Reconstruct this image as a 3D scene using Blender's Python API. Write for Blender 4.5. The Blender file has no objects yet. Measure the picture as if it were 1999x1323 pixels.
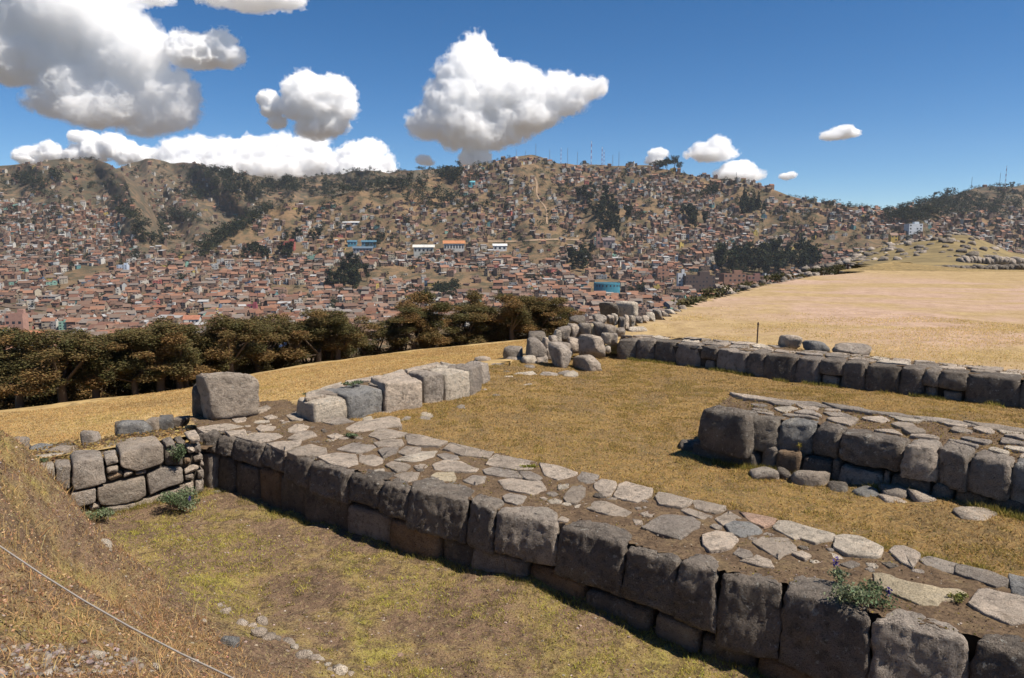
import bpy, bmesh, math, random
import numpy as np
from mathutils import Vector, Matrix, noise
scene = bpy.context.scene
COL = scene.collection
R = math.radians
# ------------------------------------------------------------------ camera, sky, sun, exposure
PXW, PXH, FPX, HOR, CAMZ = 1999.0, 1323.0, 1427.0, 470.0, 3.6
PITCH = math.atan((661.5 - HOR) / FPX)
cam_d = bpy.data.cameras.new("camera"); cam = bpy.data.objects.new("camera", cam_d); COL.objects.link(cam)
cam.location = (0, 0, CAMZ); cam.rotation_euler = (math.pi / 2 - PITCH, 0, 0)
cam_d.sensor_width = 36.0; cam_d.lens = FPX / PXW * 36.0; cam_d.clip_start = 0.1; cam_d.clip_end = 40000
scene.camera = cam
SUN_EL, SUN_DIR = R(56), Vector((0.93, -0.36, 0)).normalized()
SUNV = Vector((SUN_DIR.x * math.cos(SUN_EL), SUN_DIR.y * math.cos(SUN_EL), math.sin(SUN_EL)))
world = bpy.data.worlds.new("World"); scene.world = world; world.use_nodes = True
wn = world.node_tree; bg = wn.nodes["Background"]
sky = wn.nodes.new("ShaderNodeTexSky"); sky.sky_type = 'NISHITA'; sky.sun_disc = False
sky.sun_elevation = SUN_EL; sky.sun_rotation = math.atan2(SUN_DIR.x, SUN_DIR.y)
sky.altitude = 3600; sky.air_density = 1.0; sky.dust_density = 0.25; sky.ozone_density = 2.0
hs = wn.nodes.new('ShaderNodeHueSaturation'); hs.inputs['Saturation'].default_value = 1.32; wn.links.new(sky.outputs[0], hs.inputs['Color']); wn.links.new(hs.outputs[0], bg.inputs[0]); bg.inputs[1].default_value = 0.072
sun_d = bpy.data.lights.new("sun", 'SUN'); sun = bpy.data.objects.new("sun", sun_d); COL.objects.link(sun)
sun_d.energy = 4.7; sun_d.angle = R(0.5); sun_d.color = (1.0, 0.925, 0.82)
sun.rotation_euler = (-SUNV).to_track_quat('-Z', 'Y').to_euler()
vs = scene.view_settings; vs.view_transform = 'Standard'; vs.look = 'None'; vs.exposure = 0.68; vs.gamma = 1.0
vs.use_curve_mapping = False
cy = scene.cycles
cy.max_bounces = 34; cy.diffuse_bounces = 2; cy.glossy_bounces = 2; cy.transmission_bounces = 2
cy.transparent_max_bounces = 6; cy.volume_bounces = 32; cy.use_denoising = True
cy.sample_clamp_indirect = 6
CLOUD_DENS, HAZE_DENS = 0.040, 0.00004
rng = np.random.default_rng(11); rnd = random.Random(5)

# ------------------------------------------------------------------ photo geometry helpers
CT, ST = math.cos(PITCH), math.sin(PITCH)
def ray(u, v):
    a = (u - 999.5) / FPX; b = (661.5 - v) / FPX
    return Vector((a, CT + b * ST, -ST + b * CT))
def W(u, v, z=0.0):
    d = ray(u, v); t = (z - CAMZ) / d.z
    return Vector((d.x * t, d.y * t, z))
def D(u, v, dist):
    d = ray(u, v); t = dist / d.y
    return Vector((d.x * t, dist, CAMZ + d.z * t))
def px_at(dist): return dist / FPX

# ------------------------------------------------------------------ object helpers
def put(o, name, parent=None, **props):
    COL.objects.link(o); o.name = name
    if parent is not None: o.parent = parent
    for k, v in props.items(): o[k] = v
    return o
def mesh_obj(name, me, mat=None, parent=None, **props):
    o = bpy.data.objects.new(name, me)
    if mat is not None and len(me.materials) == 0:
        me.materials.append(mat)
    return put(o, name, parent, **props)
def empty(name, loc, **props):
    o = bpy.data.objects.new(name, None); o.location = loc; o.empty_display_size = 0.3
    put(o, name, None, **props)
    return o
def thing(label, cat, group=None):
    d = dict(label=label, category=cat)
    if group: d['group'] = group
    return d
def np_mesh(name, verts, faces, cols=None, smooth=False):
    verts = np.asarray(verts, np.float32); faces = np.asarray(faces, np.int32)
    me = bpy.data.meshes.new(name); nf, k = faces.shape
    me.vertices.add(len(verts)); me.vertices.foreach_set("co", verts.ravel())
    me.loops.add(nf * k); me.loops.foreach_set("vertex_index", faces.ravel())
    me.polygons.add(nf); me.polygons.foreach_set("loop_start", np.arange(0, nf * k, k, dtype=np.int32))
    me.polygons.foreach_set("use_smooth", np.full(nf, smooth))
    me.update(calc_edges=True)
    if cols is not None:
        a = me.attributes.new("col", 'FLOAT_COLOR', 'POINT')
        c = np.ones((len(verts), 4), np.float32); c[:, :3] = cols; a.data.foreach_set("color", c.ravel())
    return me
def parented(root, o):
    o.parent = root; o.matrix_parent_inverse = root.matrix_world.inverted()
def child_of(root, o):      # keep world coordinates of a mesh built in world space
    o.parent = root; o.matrix_parent_inverse = Matrix.Translation(-Vector(root.location))
    return o
# vectorised value noise
_perm = rng.random((256, 256)).astype(np.float32)
def vnoise(x, y):
    x = np.asarray(x, float); y = np.asarray(y, float)
    xi = np.floor(x).astype(int); yi = np.floor(y).astype(int); fx = x - xi; fy = y - yi
    fx = fx * fx * (3 - 2 * fx); fy = fy * fy * (3 - 2 * fy)
    g = lambda i, j: _perm[i & 255, j & 255]
    return (g(xi, yi) * (1 - fx) + g(xi + 1, yi) * fx) * (1 - fy) + (g(xi, yi + 1) * (1 - fx) + g(xi + 1, yi + 1) * fx) * fy
def fbm(x, y, o=4):
    s = 0; a = 0.5; t = 0
    for k in range(o):
        s = s + a * vnoise(x * 2 ** k + 17.3 * k, y * 2 ** k + 5.1 * k); t += a; a *= .5
    return s / t
def pip(poly, x, y):
    x = np.asarray(x); y = np.asarray(y); ins = np.zeros(x.shape, bool); n = len(poly)
    for i in range(n):
        x0, y0 = poly[i][0], poly[i][1]; x1, y1 = poly[(i + 1) % n][0], poly[(i + 1) % n][1]
        if y0 == y1: continue
        c = ((y0 > y) != (y1 > y)) & (x < (x1 - x0) * (y - y0) / (y1 - y0) + x0); ins ^= c
    return ins
class TPS:                       # smooth height surface through control points
    def __init__(s, pts, lam=0.02):
        P = np.array([(p[0], p[1]) for p in pts], float); z = np.array([p[2] for p in pts], float); n = len(P)
        K = s.k(np.linalg.norm(P[:, None] - P[None], axis=2)) + lam * np.eye(n)
        A = np.zeros((n + 3, n + 3)); A[:n, :n] = K; A[:n, n] = 1; A[:n, n + 1:] = P; A[n:, :n] = A[:n, n:].T
        s.w = np.linalg.solve(A, np.r_[z, 0, 0, 0]); s.P = P
    @staticmethod
    def k(r): return np.where(r > 1e-9, r * r * np.log(np.maximum(r, 1e-9)), 0)
    def __call__(s, x, y):
        x = np.asarray(x, float); y = np.asarray(y, float); sh = x.shape; q = np.c_[x.ravel(), y.ravel()]
        out = np.empty(len(q))
        for i in range(0, len(q), 20000):
            b = q[i:i + 20000]; r = np.linalg.norm(b[:, None] - s.P[None], axis=2)
            out[i:i + 20000] = s.k(r) @ s.w[:-3] + s.w[-3] + b @ s.w[-2:]
        return out.reshape(sh)

# ------------------------------------------------------------------ materials
class NT:
    def __init__(s, name, rough=0.95):
        s.m = bpy.data.materials.new(name); s.m.use_nodes = True; s.t = s.m.node_tree
        s.b = s.t.nodes["Principled BSDF"]; s.b.inputs["Roughness"].default_value = rough
        s.b.inputs["Specular IOR Level"].default_value = 0.2
    def n(s, typ, **kw):
        x = s.t.nodes.new(typ)
        for k, v in kw.items():
            if k in x.inputs: x.inputs[k].default_value = v
            else: setattr(x, k, v)
        return x
    def l(s, a, b): s.t.links.new(a, b)
    def coord(s, which="Object"):
        return s.n("ShaderNodeTexCoord").outputs[which]
    def pos(s): return s.n("ShaderNodeNewGeometry").outputs["Position"]
    def noise(s, vec, scale, detail=4, rough=0.55, dist=0.0):
        x = s.n("ShaderNodeTexNoise"); x.inputs["Scale"].default_value = scale; x.inputs["Detail"].default_value = detail
        x.inputs["Roughness"].default_value = rough; x.inputs["Distortion"].default_value = dist
        s.l(vec, x.inputs["Vector"]); return x.outputs["Fac"]
    def ramp(s, fac, stops):
        x = s.n("ShaderNodeValToRGB"); e = x.color_ramp.elements
        while len(e) < len(stops): e.new(0.5)
        for i, (p, c) in enumerate(stops):
            e[i].position = p; e[i].color = (c[0], c[1], c[2], 1) if hasattr(c, '__len__') else (c, c, c, 1)
        s.l(fac, x.inputs[0]); return x.outputs[0]
    def mix(s, fac, a, b, mode='MIX'):
        x = s.n("ShaderNodeMix", data_type='RGBA', blend_type=mode)
        for i, v in ((0, fac), (6, a), (7, b)):
            if hasattr(v, 'links') or hasattr(v, 'is_linked'): s.l(v, x.inputs[i])
            else: x.inputs[i].default_value = v if i == 0 else (*v, 1)
        return x.outputs[2]
    def attr(s, name):
        return s.n("ShaderNodeAttribute", attribute_name=name).outputs["Color"]
    def base(s, c): s.l(c, s.b.inputs["Base Color"])
    def bump(s, h, strength, dist):
        x = s.n("ShaderNodeBump"); x.inputs["Strength"].default_value = strength; x.inputs["Distance"].default_value = dist
        s.l(h, x.inputs["Height"])
        if s.b.inputs["Normal"].is_linked: s.l(s.b.inputs["Normal"].links[0].from_socket, x.inputs["Normal"])
        s.l(x.outputs[0], s.b.inputs["Normal"])
def stone_mat(name, c, spread=0.3, lichen=0.15, scale=1.0):
    t = NT(name, 0.92); p = t.pos()
    rand = t.n("ShaderNodeObjectInfo").outputs["Random"]
    big = t.noise(p, 2.2 * scale, 5, 0.6); mid = t.noise(p, 9 * scale, 5, 0.65); fine = t.noise(p, 55 * scale, 3, 0.7)
    dark = tuple(x * 0.70 for x in c); lite = (min(1, c[0] * 1.28), min(1, c[1] * 1.25), min(1, c[2] * 1.2))
    col = t.ramp(big, [(0.3, dark), (0.5, c), (0.72, lite)])
    v = t.ramp(rand, [(0.0, 1 - spread), (1.0, 1 + spread * .6)])
    col = t.mix(1.0, col, v, 'MULTIPLY')
    col = t.mix(t.ramp(mid, [(0.36, 0.7), (0.47, 0.0)]), col, tuple(x * 0.42 for x in c))
    col = t.mix(t.ramp(fine, [(0.32, 0.6), (0.43, 0.0)]), col, tuple(x * 0.35 for x in c))
    blot = t.noise(p, 1.3 * scale, 7, .72, .8); col = t.mix(t.ramp(blot, [(.36, .6), (.48, 0)]), col, tuple(x * .5 for x in c)); col = t.mix(t.ramp(blot, [(.55, 0), (.68, .35)]), col, (.5, .44, .35))
    li = t.ramp(t.noise(p, 14 * scale, 4, 0.7, 0.4), [(0.60, 0.0), (0.66, lichen * 3.5)])
    col = t.mix(li, col, (0.5, 0.48, 0.42))
    rst = t.ramp(t.noise(p, 3.1 * scale, 3, 0.6, 0.8), [(0.6, 0.0), (0.75, 0.35)])
    col = t.mix(rst, col, (0.23, 0.155, 0.09))
    t.base(col)
    t.bump(t.noise(p, 4.5 * scale, 8, 0.72), 1.0, 0.11 / scale); t.bump(mid, 1.0, 0.06 / scale); t.bump(fine, 1.0, 0.022 / scale)
    vo = t.n("ShaderNodeTexVoronoi"); vo.inputs["Scale"].default_value = 26 * scale; t.l(p, vo.inputs["Vector"])
    t.bump(t.ramp(vo.outputs["Distance"], [(0.0, 0.0), (0.28, 1.0)]), 0.5, 0.02 / scale)
    return t.m
M = {}
M['stone_tan'] = stone_mat('stone_tan', (0.56, 0.46, 0.365))
M['stone_grey'] = stone_mat('stone_grey', (0.42, 0.355, 0.295))
M['stone_blue'] = stone_mat('stone_blue', (0.30, 0.29, 0.275))
M['stone_brown'] = stone_mat('stone_brown', (0.34, 0.235, 0.15), 0.2, 0.03)
M['stone_white'] = stone_mat('stone_white', (0.68, 0.58, 0.46), 0.1, 0.35)
M['stone_cream'] = stone_mat('stone_cream', (0.68, 0.56, 0.38), 0.1, 0.1)
M['stone_pink'] = stone_mat('stone_pink', (0.55, 0.37, 0.27), 0.1, 0.1)
M['stone_face'] = stone_mat('stone_face', (0.255, 0.215, 0.178), 0.25, 0.2)  # base colour darkened to deepen the shade on the walls' front stones
M['stone_dark'] = stone_mat('stone_dark', (0.225, 0.19, 0.155), 0.2, 0.12)
def ground_mat(name, stops, scale=0.9, fine=7.0, bump=0.04, spots=None):
    t = NT(name, 1.0); p = t.pos()
    col = t.ramp(t.noise(p, scale, 6, 0.62, 0.3), stops)
    f = t.noise(p, fine, 5, 0.7)
    col = t.mix(t.ramp(f, [(0.36, 0.75), (0.56, 0.0)]), col, tuple(x * 0.45 for x in stops[0][1]))
    f2 = t.noise(p, fine * 6, 3, 0.7)
    col = t.mix(t.ramp(f2, [(0.58, 0.0), (0.72, 0.5)]), col, tuple(min(1, x * 1.5) for x in stops[-1][1]))
    t.base(col); t.bump(f, 0.8, bump); t.bump(f2, 0.6, bump * .3)
    return t.m
t = NT('low_ground', 1.0); p = t.pos()
col = t.ramp(t.noise(p, .9, 6, .65, .4), [(.32, (.18, .115, .072)), (.48, (.265, .17, .105)), (.58, (.33, .235, .09)), (.68, (.38, .32, .075))])
col = t.mix(t.ramp(t.noise(p, 6, 6, .75, .5), [(.40, .75), (.52, 0)]), col, (.085, .055, .035)); col = t.mix(t.ramp(t.noise(p, 17, 5, .75, .3), [(.53, 0), (.64, .7)]), col, (.42, .33, .15))
col = t.mix(t.ramp(t.noise(p, 48, 4, .75), [(.36, .8), (.5, 0)]), col, (.07, .045, .03)); col = t.mix(t.ramp(t.noise(p, 70, 3, .7), [(.62, 0), (.7, .7)]), col, (.46, .40, .32))
t.base(col); t.bump(t.noise(p, 10, 6, .75), 1.0, .07); t.bump(t.noise(p, 45, 4, .7), .9, .02); M['low_ground'] = t.m
t = NT('court', 1.0); p = t.pos()
col = t.ramp(t.noise(p, .8, 6, .65, .4), [(.32, (.19, .125, .06)), (.5, (.29, .18, .07)), (.7, (.35, .215, .07))])
col = t.mix(t.ramp(t.noise(p, 5, 6, .75, .5), [(.38, .7), (.52, 0)]), col, (.10, .075, .04)); col = t.mix(t.ramp(t.noise(p, 26, 5, .75), [(.4, .7), (.52, 0)]), col, (.11, .08, .04)); col = t.mix(t.ramp(t.noise(p, 18, 4, .7), [(.54, 0), (.66, .6)]), col, (.46, .34, .14))
t.base(col); t.bump(t.noise(p, 12, 6, .75), 1.0, .06); M['court'] = t.m
M['strip'] = ground_mat('strip', [(0.3, (0.32, 0.215, 0.10)), (0.5, (0.40, 0.275, 0.115)), (0.72, (0.44, 0.31, 0.14))], 0.5, 3.5, 0.03)
M['soil'] = ground_mat('soil', [(0.3, (0.085, 0.055, 0.034)), (0.5, (0.15, 0.10, 0.06)), (0.7, (0.19, 0.135, 0.07))], 5, 24, 0.03)
def attr_mat(name, rough=0.9, transl=0.0, spec=0.1):
    t = NT(name, rough); t.b.inputs["Specular IOR Level"].default_value = spec
    c = t.attr("col"); t.base(c)
    if transl:
        tr = t.n("ShaderNodeBsdfTranslucent"); t.l(c, tr.inputs[0]); mx = t.n("ShaderNodeMixShader"); mx.inputs[0].default_value = transl
        o = t.t.nodes["Material Output"]; t.l(t.b.outputs[0], mx.inputs[1]); t.l(tr.outputs[0], mx.inputs[2]); t.l(mx.outputs[0], o.inputs[0])
    return t.m
M['blades'] = attr_mat('dry_grass_blades', 0.9, 0.45)
M['leaves'] = attr_mat('leaves', 0.85, 0.25)
M['vcol'] = attr_mat('town_render', 0.9)
def flat_mat(name, c, rough=0.9, var=0.15, sc=3.0, metallic=0.0):
    t = NT(name, rough); p = t.pos()
    t.base(t.mix(t.noise(p, sc, 4), tuple(x * (1 - var) for x in c), tuple(min(1, x * (1 + var)) for x in c)))
    t.b.inputs["Metallic"].default_value = metallic
    return t.m
M['bark'] = flat_mat('bark', (0.09, 0.065, 0.045), var=0.4)
M['rope'] = flat_mat('rope', (0.27, 0.24, 0.21), 0.8, 0.25, 60)
M['rust'] = flat_mat('rusty_iron', (0.08, 0.05, 0.04), 0.7, 0.3, 20)
M['core'] = flat_mat('dark_fill', (0.05, 0.04, 0.03), 1.0, 0.3, 8)
def objcol_mat(name, sc=0.6, var=0.25, rough=0.9, objspace=True):
    t = NT(name, rough); p = t.pos(); c = t.n("ShaderNodeObjectInfo").outputs["Color"]
    t.base(t.mix(1.0, c, t.ramp(t.noise(p, sc, 5, 0.65), [(0.3, 1 - var), (0.7, 1 + var * .4)]), 'MULTIPLY'))
    return t.m
M['plaster'] = objcol_mat('plaster', 0.5, 0.25)
M['tiles'] = objcol_mat('roof_tiles', 0.4, 0.35)
M['glass'] = flat_mat('dark_window_glass', (0.03, 0.035, 0.045), 0.15, 0.2, 0.3)

# ------------------------------------------------------------------ stone generators
def round_poly(P, r):
    n = len(P); out = []
    for i in range(n):
        a, b, c = P[i - 1], P[i], P[(i + 1) % n]
        d1 = (a - b); d2 = (c - b); l1 = d1.length; l2 = d2.length
        q = min(r, 0.4 * l1, 0.4 * l2)
        p1 = b + d1 / max(l1, 1e-6) * q; p2 = b + d2 / max(l2, 1e-6) * q
        out += [p1, (p1 + 2 * b + p2) / 4, p2]
    return out
def resample(P, step):
    out = []; n = len(P)
    for i in range(n):
        a, b = P[i], P[(i + 1) % n]; L = (b - a).length
        if L < 1e-5: continue
        k = max(1, int(round(L / step)))
        for j in range(k): out.append(a + (b - a) * (j / k))
    return out
def area(P): return 0.5 * sum(P[i].x * P[(i + 1) % len(P)].y - P[(i + 1) % len(P)].x * P[i].y for i in range(len(P)))
def prism_mesh(poly, h, r=0.05, corner=0.05, step=0.09, bulge=0.0, amp=0.02, seed=0, frame=None, dome=0.0, levels=4, batter=0.0, rough=.35):
    """rounded stone: outline (x,y), visible cap at z=0, body down to z=-h; frame maps to world"""
    P = [Vector((p[0], p[1])) for p in poly]
    if area(P) < 0: P.reverse()
    P = resample(round_poly(P, corner), step); n = len(P)
    N = []
    for i in range(n):
        t = P[(i + 1) % n] - P[i - 1]; nn = Vector((-t.y, t.x)); N.append(nn.normalized() if nn.length > 1e-9 else Vector((0, 0)))
    c = sum(P, Vector((0, 0))) / n
    inr = min((p - c).length for p in P)
    r = min(r, inr * 0.5, h * 0.6)
    rings = [(0.01 - batter, -h)]
    for k in range(levels):
        t = k / max(1, levels - 1); z = -h + (h - r) * (0.02 + 0.98 * t)
        rings.append((-bulge * (1 - (2 * t - 1) ** 2) + batter * (t - 1), z))
    for k in (1, 2, 3):
        a = k / 3 * math.pi / 2; rings.append((r * (1 - math.cos(a)), -r + r * math.sin(a)))
    V = []; F = []
    for d, z in rings:
        Q = [P[i] + N[i] * d for i in range(n)]
        for _ in range(min(4, int(max(d, 0) / (step * .22)))): Q = [Q[i] * .5 + (Q[i - 1] + Q[(i + 1) % n]) * .25 for i in range(n)]
        V += [Vector((q.x, q.y, z)) for q in Q]
    last = Q
    for s in (0.8, 0.5, 0.22):
        for i in range(n):
            q = c + (last[i] - c) * s; V.append(Vector((q.x, q.y, dome * (1 - s * s))))
    V.append(Vector((c.x, c.y, dome))); nr = len(rings) + 3
    for k in range(nr - 1):
        for i in range(n):
            j = (i + 1) % n; F.append((k * n + i, k * n + j, (k + 1) * n + j, (k + 1) * n + i))
    top = len(V) - 1
    for i in range(n): F.append(((nr - 1) * n + i, (nr - 1) * n + (i + 1) % n, top))
    F.append(tuple(range(n - 1, -1, -1)))
    so = Vector((seed * 7.13 % 97, seed * 3.7 % 89, seed * 1.9 % 83))
    fr = frame or Matrix.Identity(4)
    out = []
    for v in V:
        q = v * 2.6 + so; w = v * 7.5 + so
        dv = noise.noise_vector(q) * amp + noise.noise_vector(w) * (amp * 0.55) + noise.noise_vector(v * 19 + so) * (amp * rough)
        out.append(fr @ (v + dv))
    me = bpy.data.meshes.new("stone"); me.from_pydata(out, [], F); me.polygons.foreach_set("use_smooth", [True] * len(F)); me.update()
    return me
_ico = {}
def ico(sub):
    if sub not in _ico:
        b = bmesh.new(); bmesh.ops.create_icosphere(b, subdivisions=sub, radius=1)
        _ico[sub] = (np.array([v.co[:] for v in b.verts]), np.array([[v.index for v in f.verts] for f in b.faces])); b.free()
    return _ico[sub]
def boulder_mesh(sx, sy, sz, seed=0, sub=3, p=10, chops=5, amp=0.06, boxy=True, lean=(0, 0)):
    """rounded convex block, half sizes, base at z=0"""
    rg = np.random.default_rng(seed); dirs, F = ico(sub)
    Nn = [(1, 0, 0), (-1, 0, 0), (0, 1, 0), (0, -1, 0), (0, 0, 1), (0, 0, -1)]; dd = [1.0] * 6
    if boxy: Nn = [tuple(np.array(q) + rg.normal(0, .1, 3)) for q in Nn]
    for k in range(chops):
        q = rg.normal(0, 1, 3); q /= np.linalg.norm(q); Nn.append(tuple(q)); dd.append(rg.uniform(0.8, 1.2))
    A = np.array(Nn) / np.array(dd)[:, None]
    m = np.maximum(dirs @ A.T, 0)
    rad = (m ** p).sum(1) ** (-1 / p)
    V = dirs * rad[:, None]
    off = Vector(rg.uniform(0, 90, 3).tolist()); out = np.empty_like(V)
    for i, v in enumerate(V):
        q = Vector(v)
        nv = noise.noise_vector(q * 1.4 + off) * amp + noise.noise_vector(q * 4.0 + off) * amp * .55 + noise.noise_vector(q * 9.0 + off) * amp * .25
        out[i] = v + np.array(nv)
    out = out * np.array([sx, sy, sz]); out[:, 2] += sz * 0.92
    out[:, 0] += lean[0] * out[:, 2]; out[:, 1] += lean[1] * out[:, 2]
    return np_mesh("rock", out, F, smooth=True)
def stone_choice(w):
    return M[rnd.choices(list(w), list(w.values()))[0]]
W_FRONT = dict(stone_tan=5, stone_grey=5, stone_blue=1, stone_brown=1)
# ------------------------------------------------------------------ near ground
LOWPTS = [W(440,970,-.9), W(600,1012,-.86), W(760,1062,-.78), W(860,1100,-.76), W(1020,1142,-.68), W(1270,1240,-.8), W(1450,1310,-.85),
          W(1800,1500,-.95), W(150,1012,-.86), W(300,970,-.88), W(395,962,-.9), W(700,1323,-.78), W(900,1323,-.86), W(620,1150,-.84), W(800,1200,-.85),
          W(450,1080,-.86), W(1100,1323,-.86), W(1300,1400,-.9), W(560,1240,-.74), W(330,1060,-.84),
          D(0,846,7.6), D(60,880,8.0), D(90,925,8.3), D(130,975,8.7), D(152,1040,8.8), D(200,1100,8.9), D(0,950,6.6), D(70,1000,7.2), D(0,1100,5.4), D(0,1323,3.7),
          D(120,1130,6.9), D(250,1323,4.5), D(450,1323,5.7), D(400,1200,7.5), D(250,1200,6.1), D(500,1160,9.0), D(320,1120,8.8), D(-200,860,7.6), D(-200,1100,5.0),
          Vector((-9.5,10.5,1.0)), Vector((-12,9,1.4)), Vector((-10.5,13,.3)), Vector((-6.5,13.5,-.9)), Vector((-5,14,-.9)), Vector((-1,2.2,1.9)), Vector((1.2,3.2,.3)), Vector((-3.5,1.5,2.0)), Vector((4,3.5,-.9)), Vector((8,5,-1))]
low_h0 = TPS(LOWPTS, 0.01)
def low_h(x, y): return low_h0(x, y) + (fbm(x * 1.3, y * 1.3, 4) - .5) * .14 + (fbm(x * 5.5, y * 5.5, 3) - .5) * .075
COURTPTS = [W(900,830,.04), W(1100,740,.02), W(1190,700,0), W(1321,714,0), W(1454,730,0), W(1552,742,.0), W(1685,756,.0), W(1807,770,0), W(1996,790,0), W(2200,815,0),
            W(1365,888,-.1), W(1600,915,-.05), W(1850,968,.08), W(1990,1000,.1), W(1000,905,.06), W(1280,966,.06), W(1600,1040,.06), W(1990,1150,.06), W(800,842,.05),
            W(1150,850,.0), W(1150,800,0), W(1450,960,.0), W(1750,1020,.03), W(640,812,.06), W(760,805,.08), W(950,775,.08), W(1060,740,.1), W(1690,800,.05), W(2300,1100,.1), W(2300,900,0.1)]
court_h0 = TPS(COURTPTS, 0.02)
def court_h(x, y): return court_h0(x, y) + (fbm(x * 1.1, y * 1.1, 3) - .5) * .06 + (fbm(x * 4.2, y * 4.2, 3) - .5) * .06
FIELDPTS = [D(1999,526,74), D(2100,524,88), D(1820,521,76), D(1900,524,70), W(1210,654,.55), W(1300,654,.55), W(1420,664,.55), W(1540,677,.55), W(1650,688,.55), W(1780,701,.55), W(1900,712,.55), W(1999,722,.55), W(2300,757,.55), W(1280,640,.68), W(1390,592,.9), W(1500,560,1.0), W(1590,541,1.0), W(1700,531,1.05), W(1850,529,1.05),
            W(1999,530,1.0), W(2300,535,1.0), W(1700,600,.8), W(1999,600,.8), W(1450,620,.78), W(1600,650,.68), W(2400,620,.8), D(1740,508,76)]
field_h0 = TPS(FIELDPTS, 0.05)
def field_h(x, y): return field_h0(x, y) + (fbm(x * .35, y * .35, 3) - .5) * .05 + (fbm(x * 1.5, y * 1.5, 3) - .5) * .05
def sheet(name, poly, hfun, step, mat, hard=True, **props):
    xs = [p[0] for p in poly]; ys = [p[1] for p in poly]
    gx = np.arange(min(xs) - step, max(xs) + step, step); gy = np.arange(min(ys) - step, max(ys) + step, step)
    X, Y = np.meshgrid(gx, gy, indexing='ij'); Z = hfun(X, Y); m = pip(poly, X, Y)
    nx, ny = X.shape; idx = np.arange(nx * ny).reshape(nx, ny)
    keep = m[:-1, :-1] | m[1:, :-1] | m[:-1, 1:] | m[1:, 1:]
    f = np.stack([idx[:-1, :-1], idx[1:, :-1], idx[1:, 1:], idx[:-1, 1:]], -1)[keep]
    used, inv = np.unique(f, return_inverse=True)
    V = np.stack([X, Y, Z], -1).reshape(-1, 3)[used]
    return mesh_obj(name, np_mesh(name, V, inv.reshape(f.shape), smooth=True), mat, kind='structure', **props)
FW0, FW1 = W(397, 846, .12), W(1896, 1243, .12)
ftd = (FW1 - FW0); ftd.z = 0; FWT = ftd.normalized(); FWN = Vector((FWT.y, -FWT.x, 0)); FWN = FWN if FWN.y < 0 else -FWN
def fw(s, d, z): p = FW0 + FWT * s - FWN * d; return Vector((p.x, p.y, z))     # s along, d into the wall
FEND = FW0 + FWT * 16
LW0, LW1 = W(150, 1004, -.85), W(396, 966, -.9)
ltd = (LW1 - LW0); ltd.z = 0; LWT = ltd.normalized(); LWN = Vector((LWT.y, -LWT.x, 0))
# lower ground: everything on the camera's side of the front and left walls
ins = 0.35
lowpoly = [FEND - FWN * ins, FW0 - FWN * ins, LW1 - LWN * .25, LW0 - LWN * .25 - LWT * 3, (-16, 11.5), (-14, 2), (-4, .6), (6, 2)]
sheet("lower_ground", lowpoly, low_h, 0.06, M['low_ground'])
courtpoly = [fw(-.6, 1.0, 0), fw(3.0, 1.2, 0), fw(4.5, 1.42, 0), fw(16, 1.3, 0), W(2400, 800, 0), W(1188, 690, 0), W(1050, 690, 0), W(930, 730, 0), W(800, 755, 0), W(640, 790, 0)]
court_mat = M['court']
sheet("courtyard_ground", courtpoly, court_h, 0.09, court_mat)
# ---- esplanade beyond the back wall, with trodden pinkish earth in its middle
t = NT('field_ground', 1.0); p = t.pos()
sep = t.n("ShaderNodeSeparateXYZ"); t.l(p, sep.inputs[0])
mp = t.n("ShaderNodeMapping"); mp.inputs["Scale"].default_value = (0.45, 1.0, 1.0); t.l(p, mp.inputs["Vector"])
dirt = t.ramp(t.noise(p, 1.3, 6, 0.65), [(0.35, (0.32, 0.215, 0.15)), (0.6, (0.42, 0.29, 0.21))])
straw = t.ramp(t.noise(p, 1.5, 6, 0.65), [(0.35, (0.28, 0.195, 0.095)), (0.65, (0.39, 0.28, 0.14))])
patch = t.ramp(t.noise(mp.outputs[0], 0.28, 6, 0.6, 0.6), [(0.43, 1.0), (0.57, 0.0)])
d0 = W(1600, 580, .85)
dist = t.n("ShaderNodeVectorMath", operation='DISTANCE'); mp2 = t.n("ShaderNodeMapping"); mp2.inputs["Scale"].default_value = (1.0, 0.62, 0)
t.l(p, mp2.inputs["Vector"]); t.l(mp2.outputs[0], dist.inputs[0]); dist.inputs[1].default_value = (d0.x + 7, d0.y * 0.62 - 1, 0)
add = t.n("ShaderNodeMath", operation='ADD'); mm = t.n("ShaderNodeMath", operation='MULTIPLY'); t.l(t.noise(p, 0.25, 4), mm.inputs[0]); mm.inputs[1].default_value = 9
t.l(dist.outputs["Value"], add.inputs[0]); t.l(mm.outputs[0], add.inputs[1])
mr = t.n("ShaderNodeMapRange"); mr.inputs[1].default_value = 16; mr.inputs[2].default_value = 22; mr.inputs[3].default_value = 1; mr.inputs[4].default_value = 0; t.l(add.outputs[0], mr.inputs[0])
mu = t.n("ShaderNodeMath", operation='MULTIPLY'); t.l(mr.outputs[0], mu.inputs[0]); t.l(patch, mu.inputs[1])
col = t.mix(mu.outputs[0], straw, dirt)
f = t.noise(p, 5, 5, 0.7); col = t.mix(t.ramp(f, [(0.35, 0.5), (0.5, 0.0)]), col, (0.2, 0.13, 0.06))
t.base(col); t.bump(f, 0.8, 0.04); M['field'] = t.m
fieldpoly = [W(1195, 659, .6), W(1300, 659, .6), W(1420, 669, .6), W(1540, 682, .6), W(1650, 693, .6), W(1780, 706, .6), W(1900, 717, .6), W(1999, 727, .6), W(2400, 770, .6), (95, 50), (95, 62), (30, 62), W(1690, 531, 1.05), W(1590, 540, 1.0), W(1500, 560, .95), W(1385, 591, .9), W(1290, 632, .72), W(1230, 645, .65)]
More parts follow.
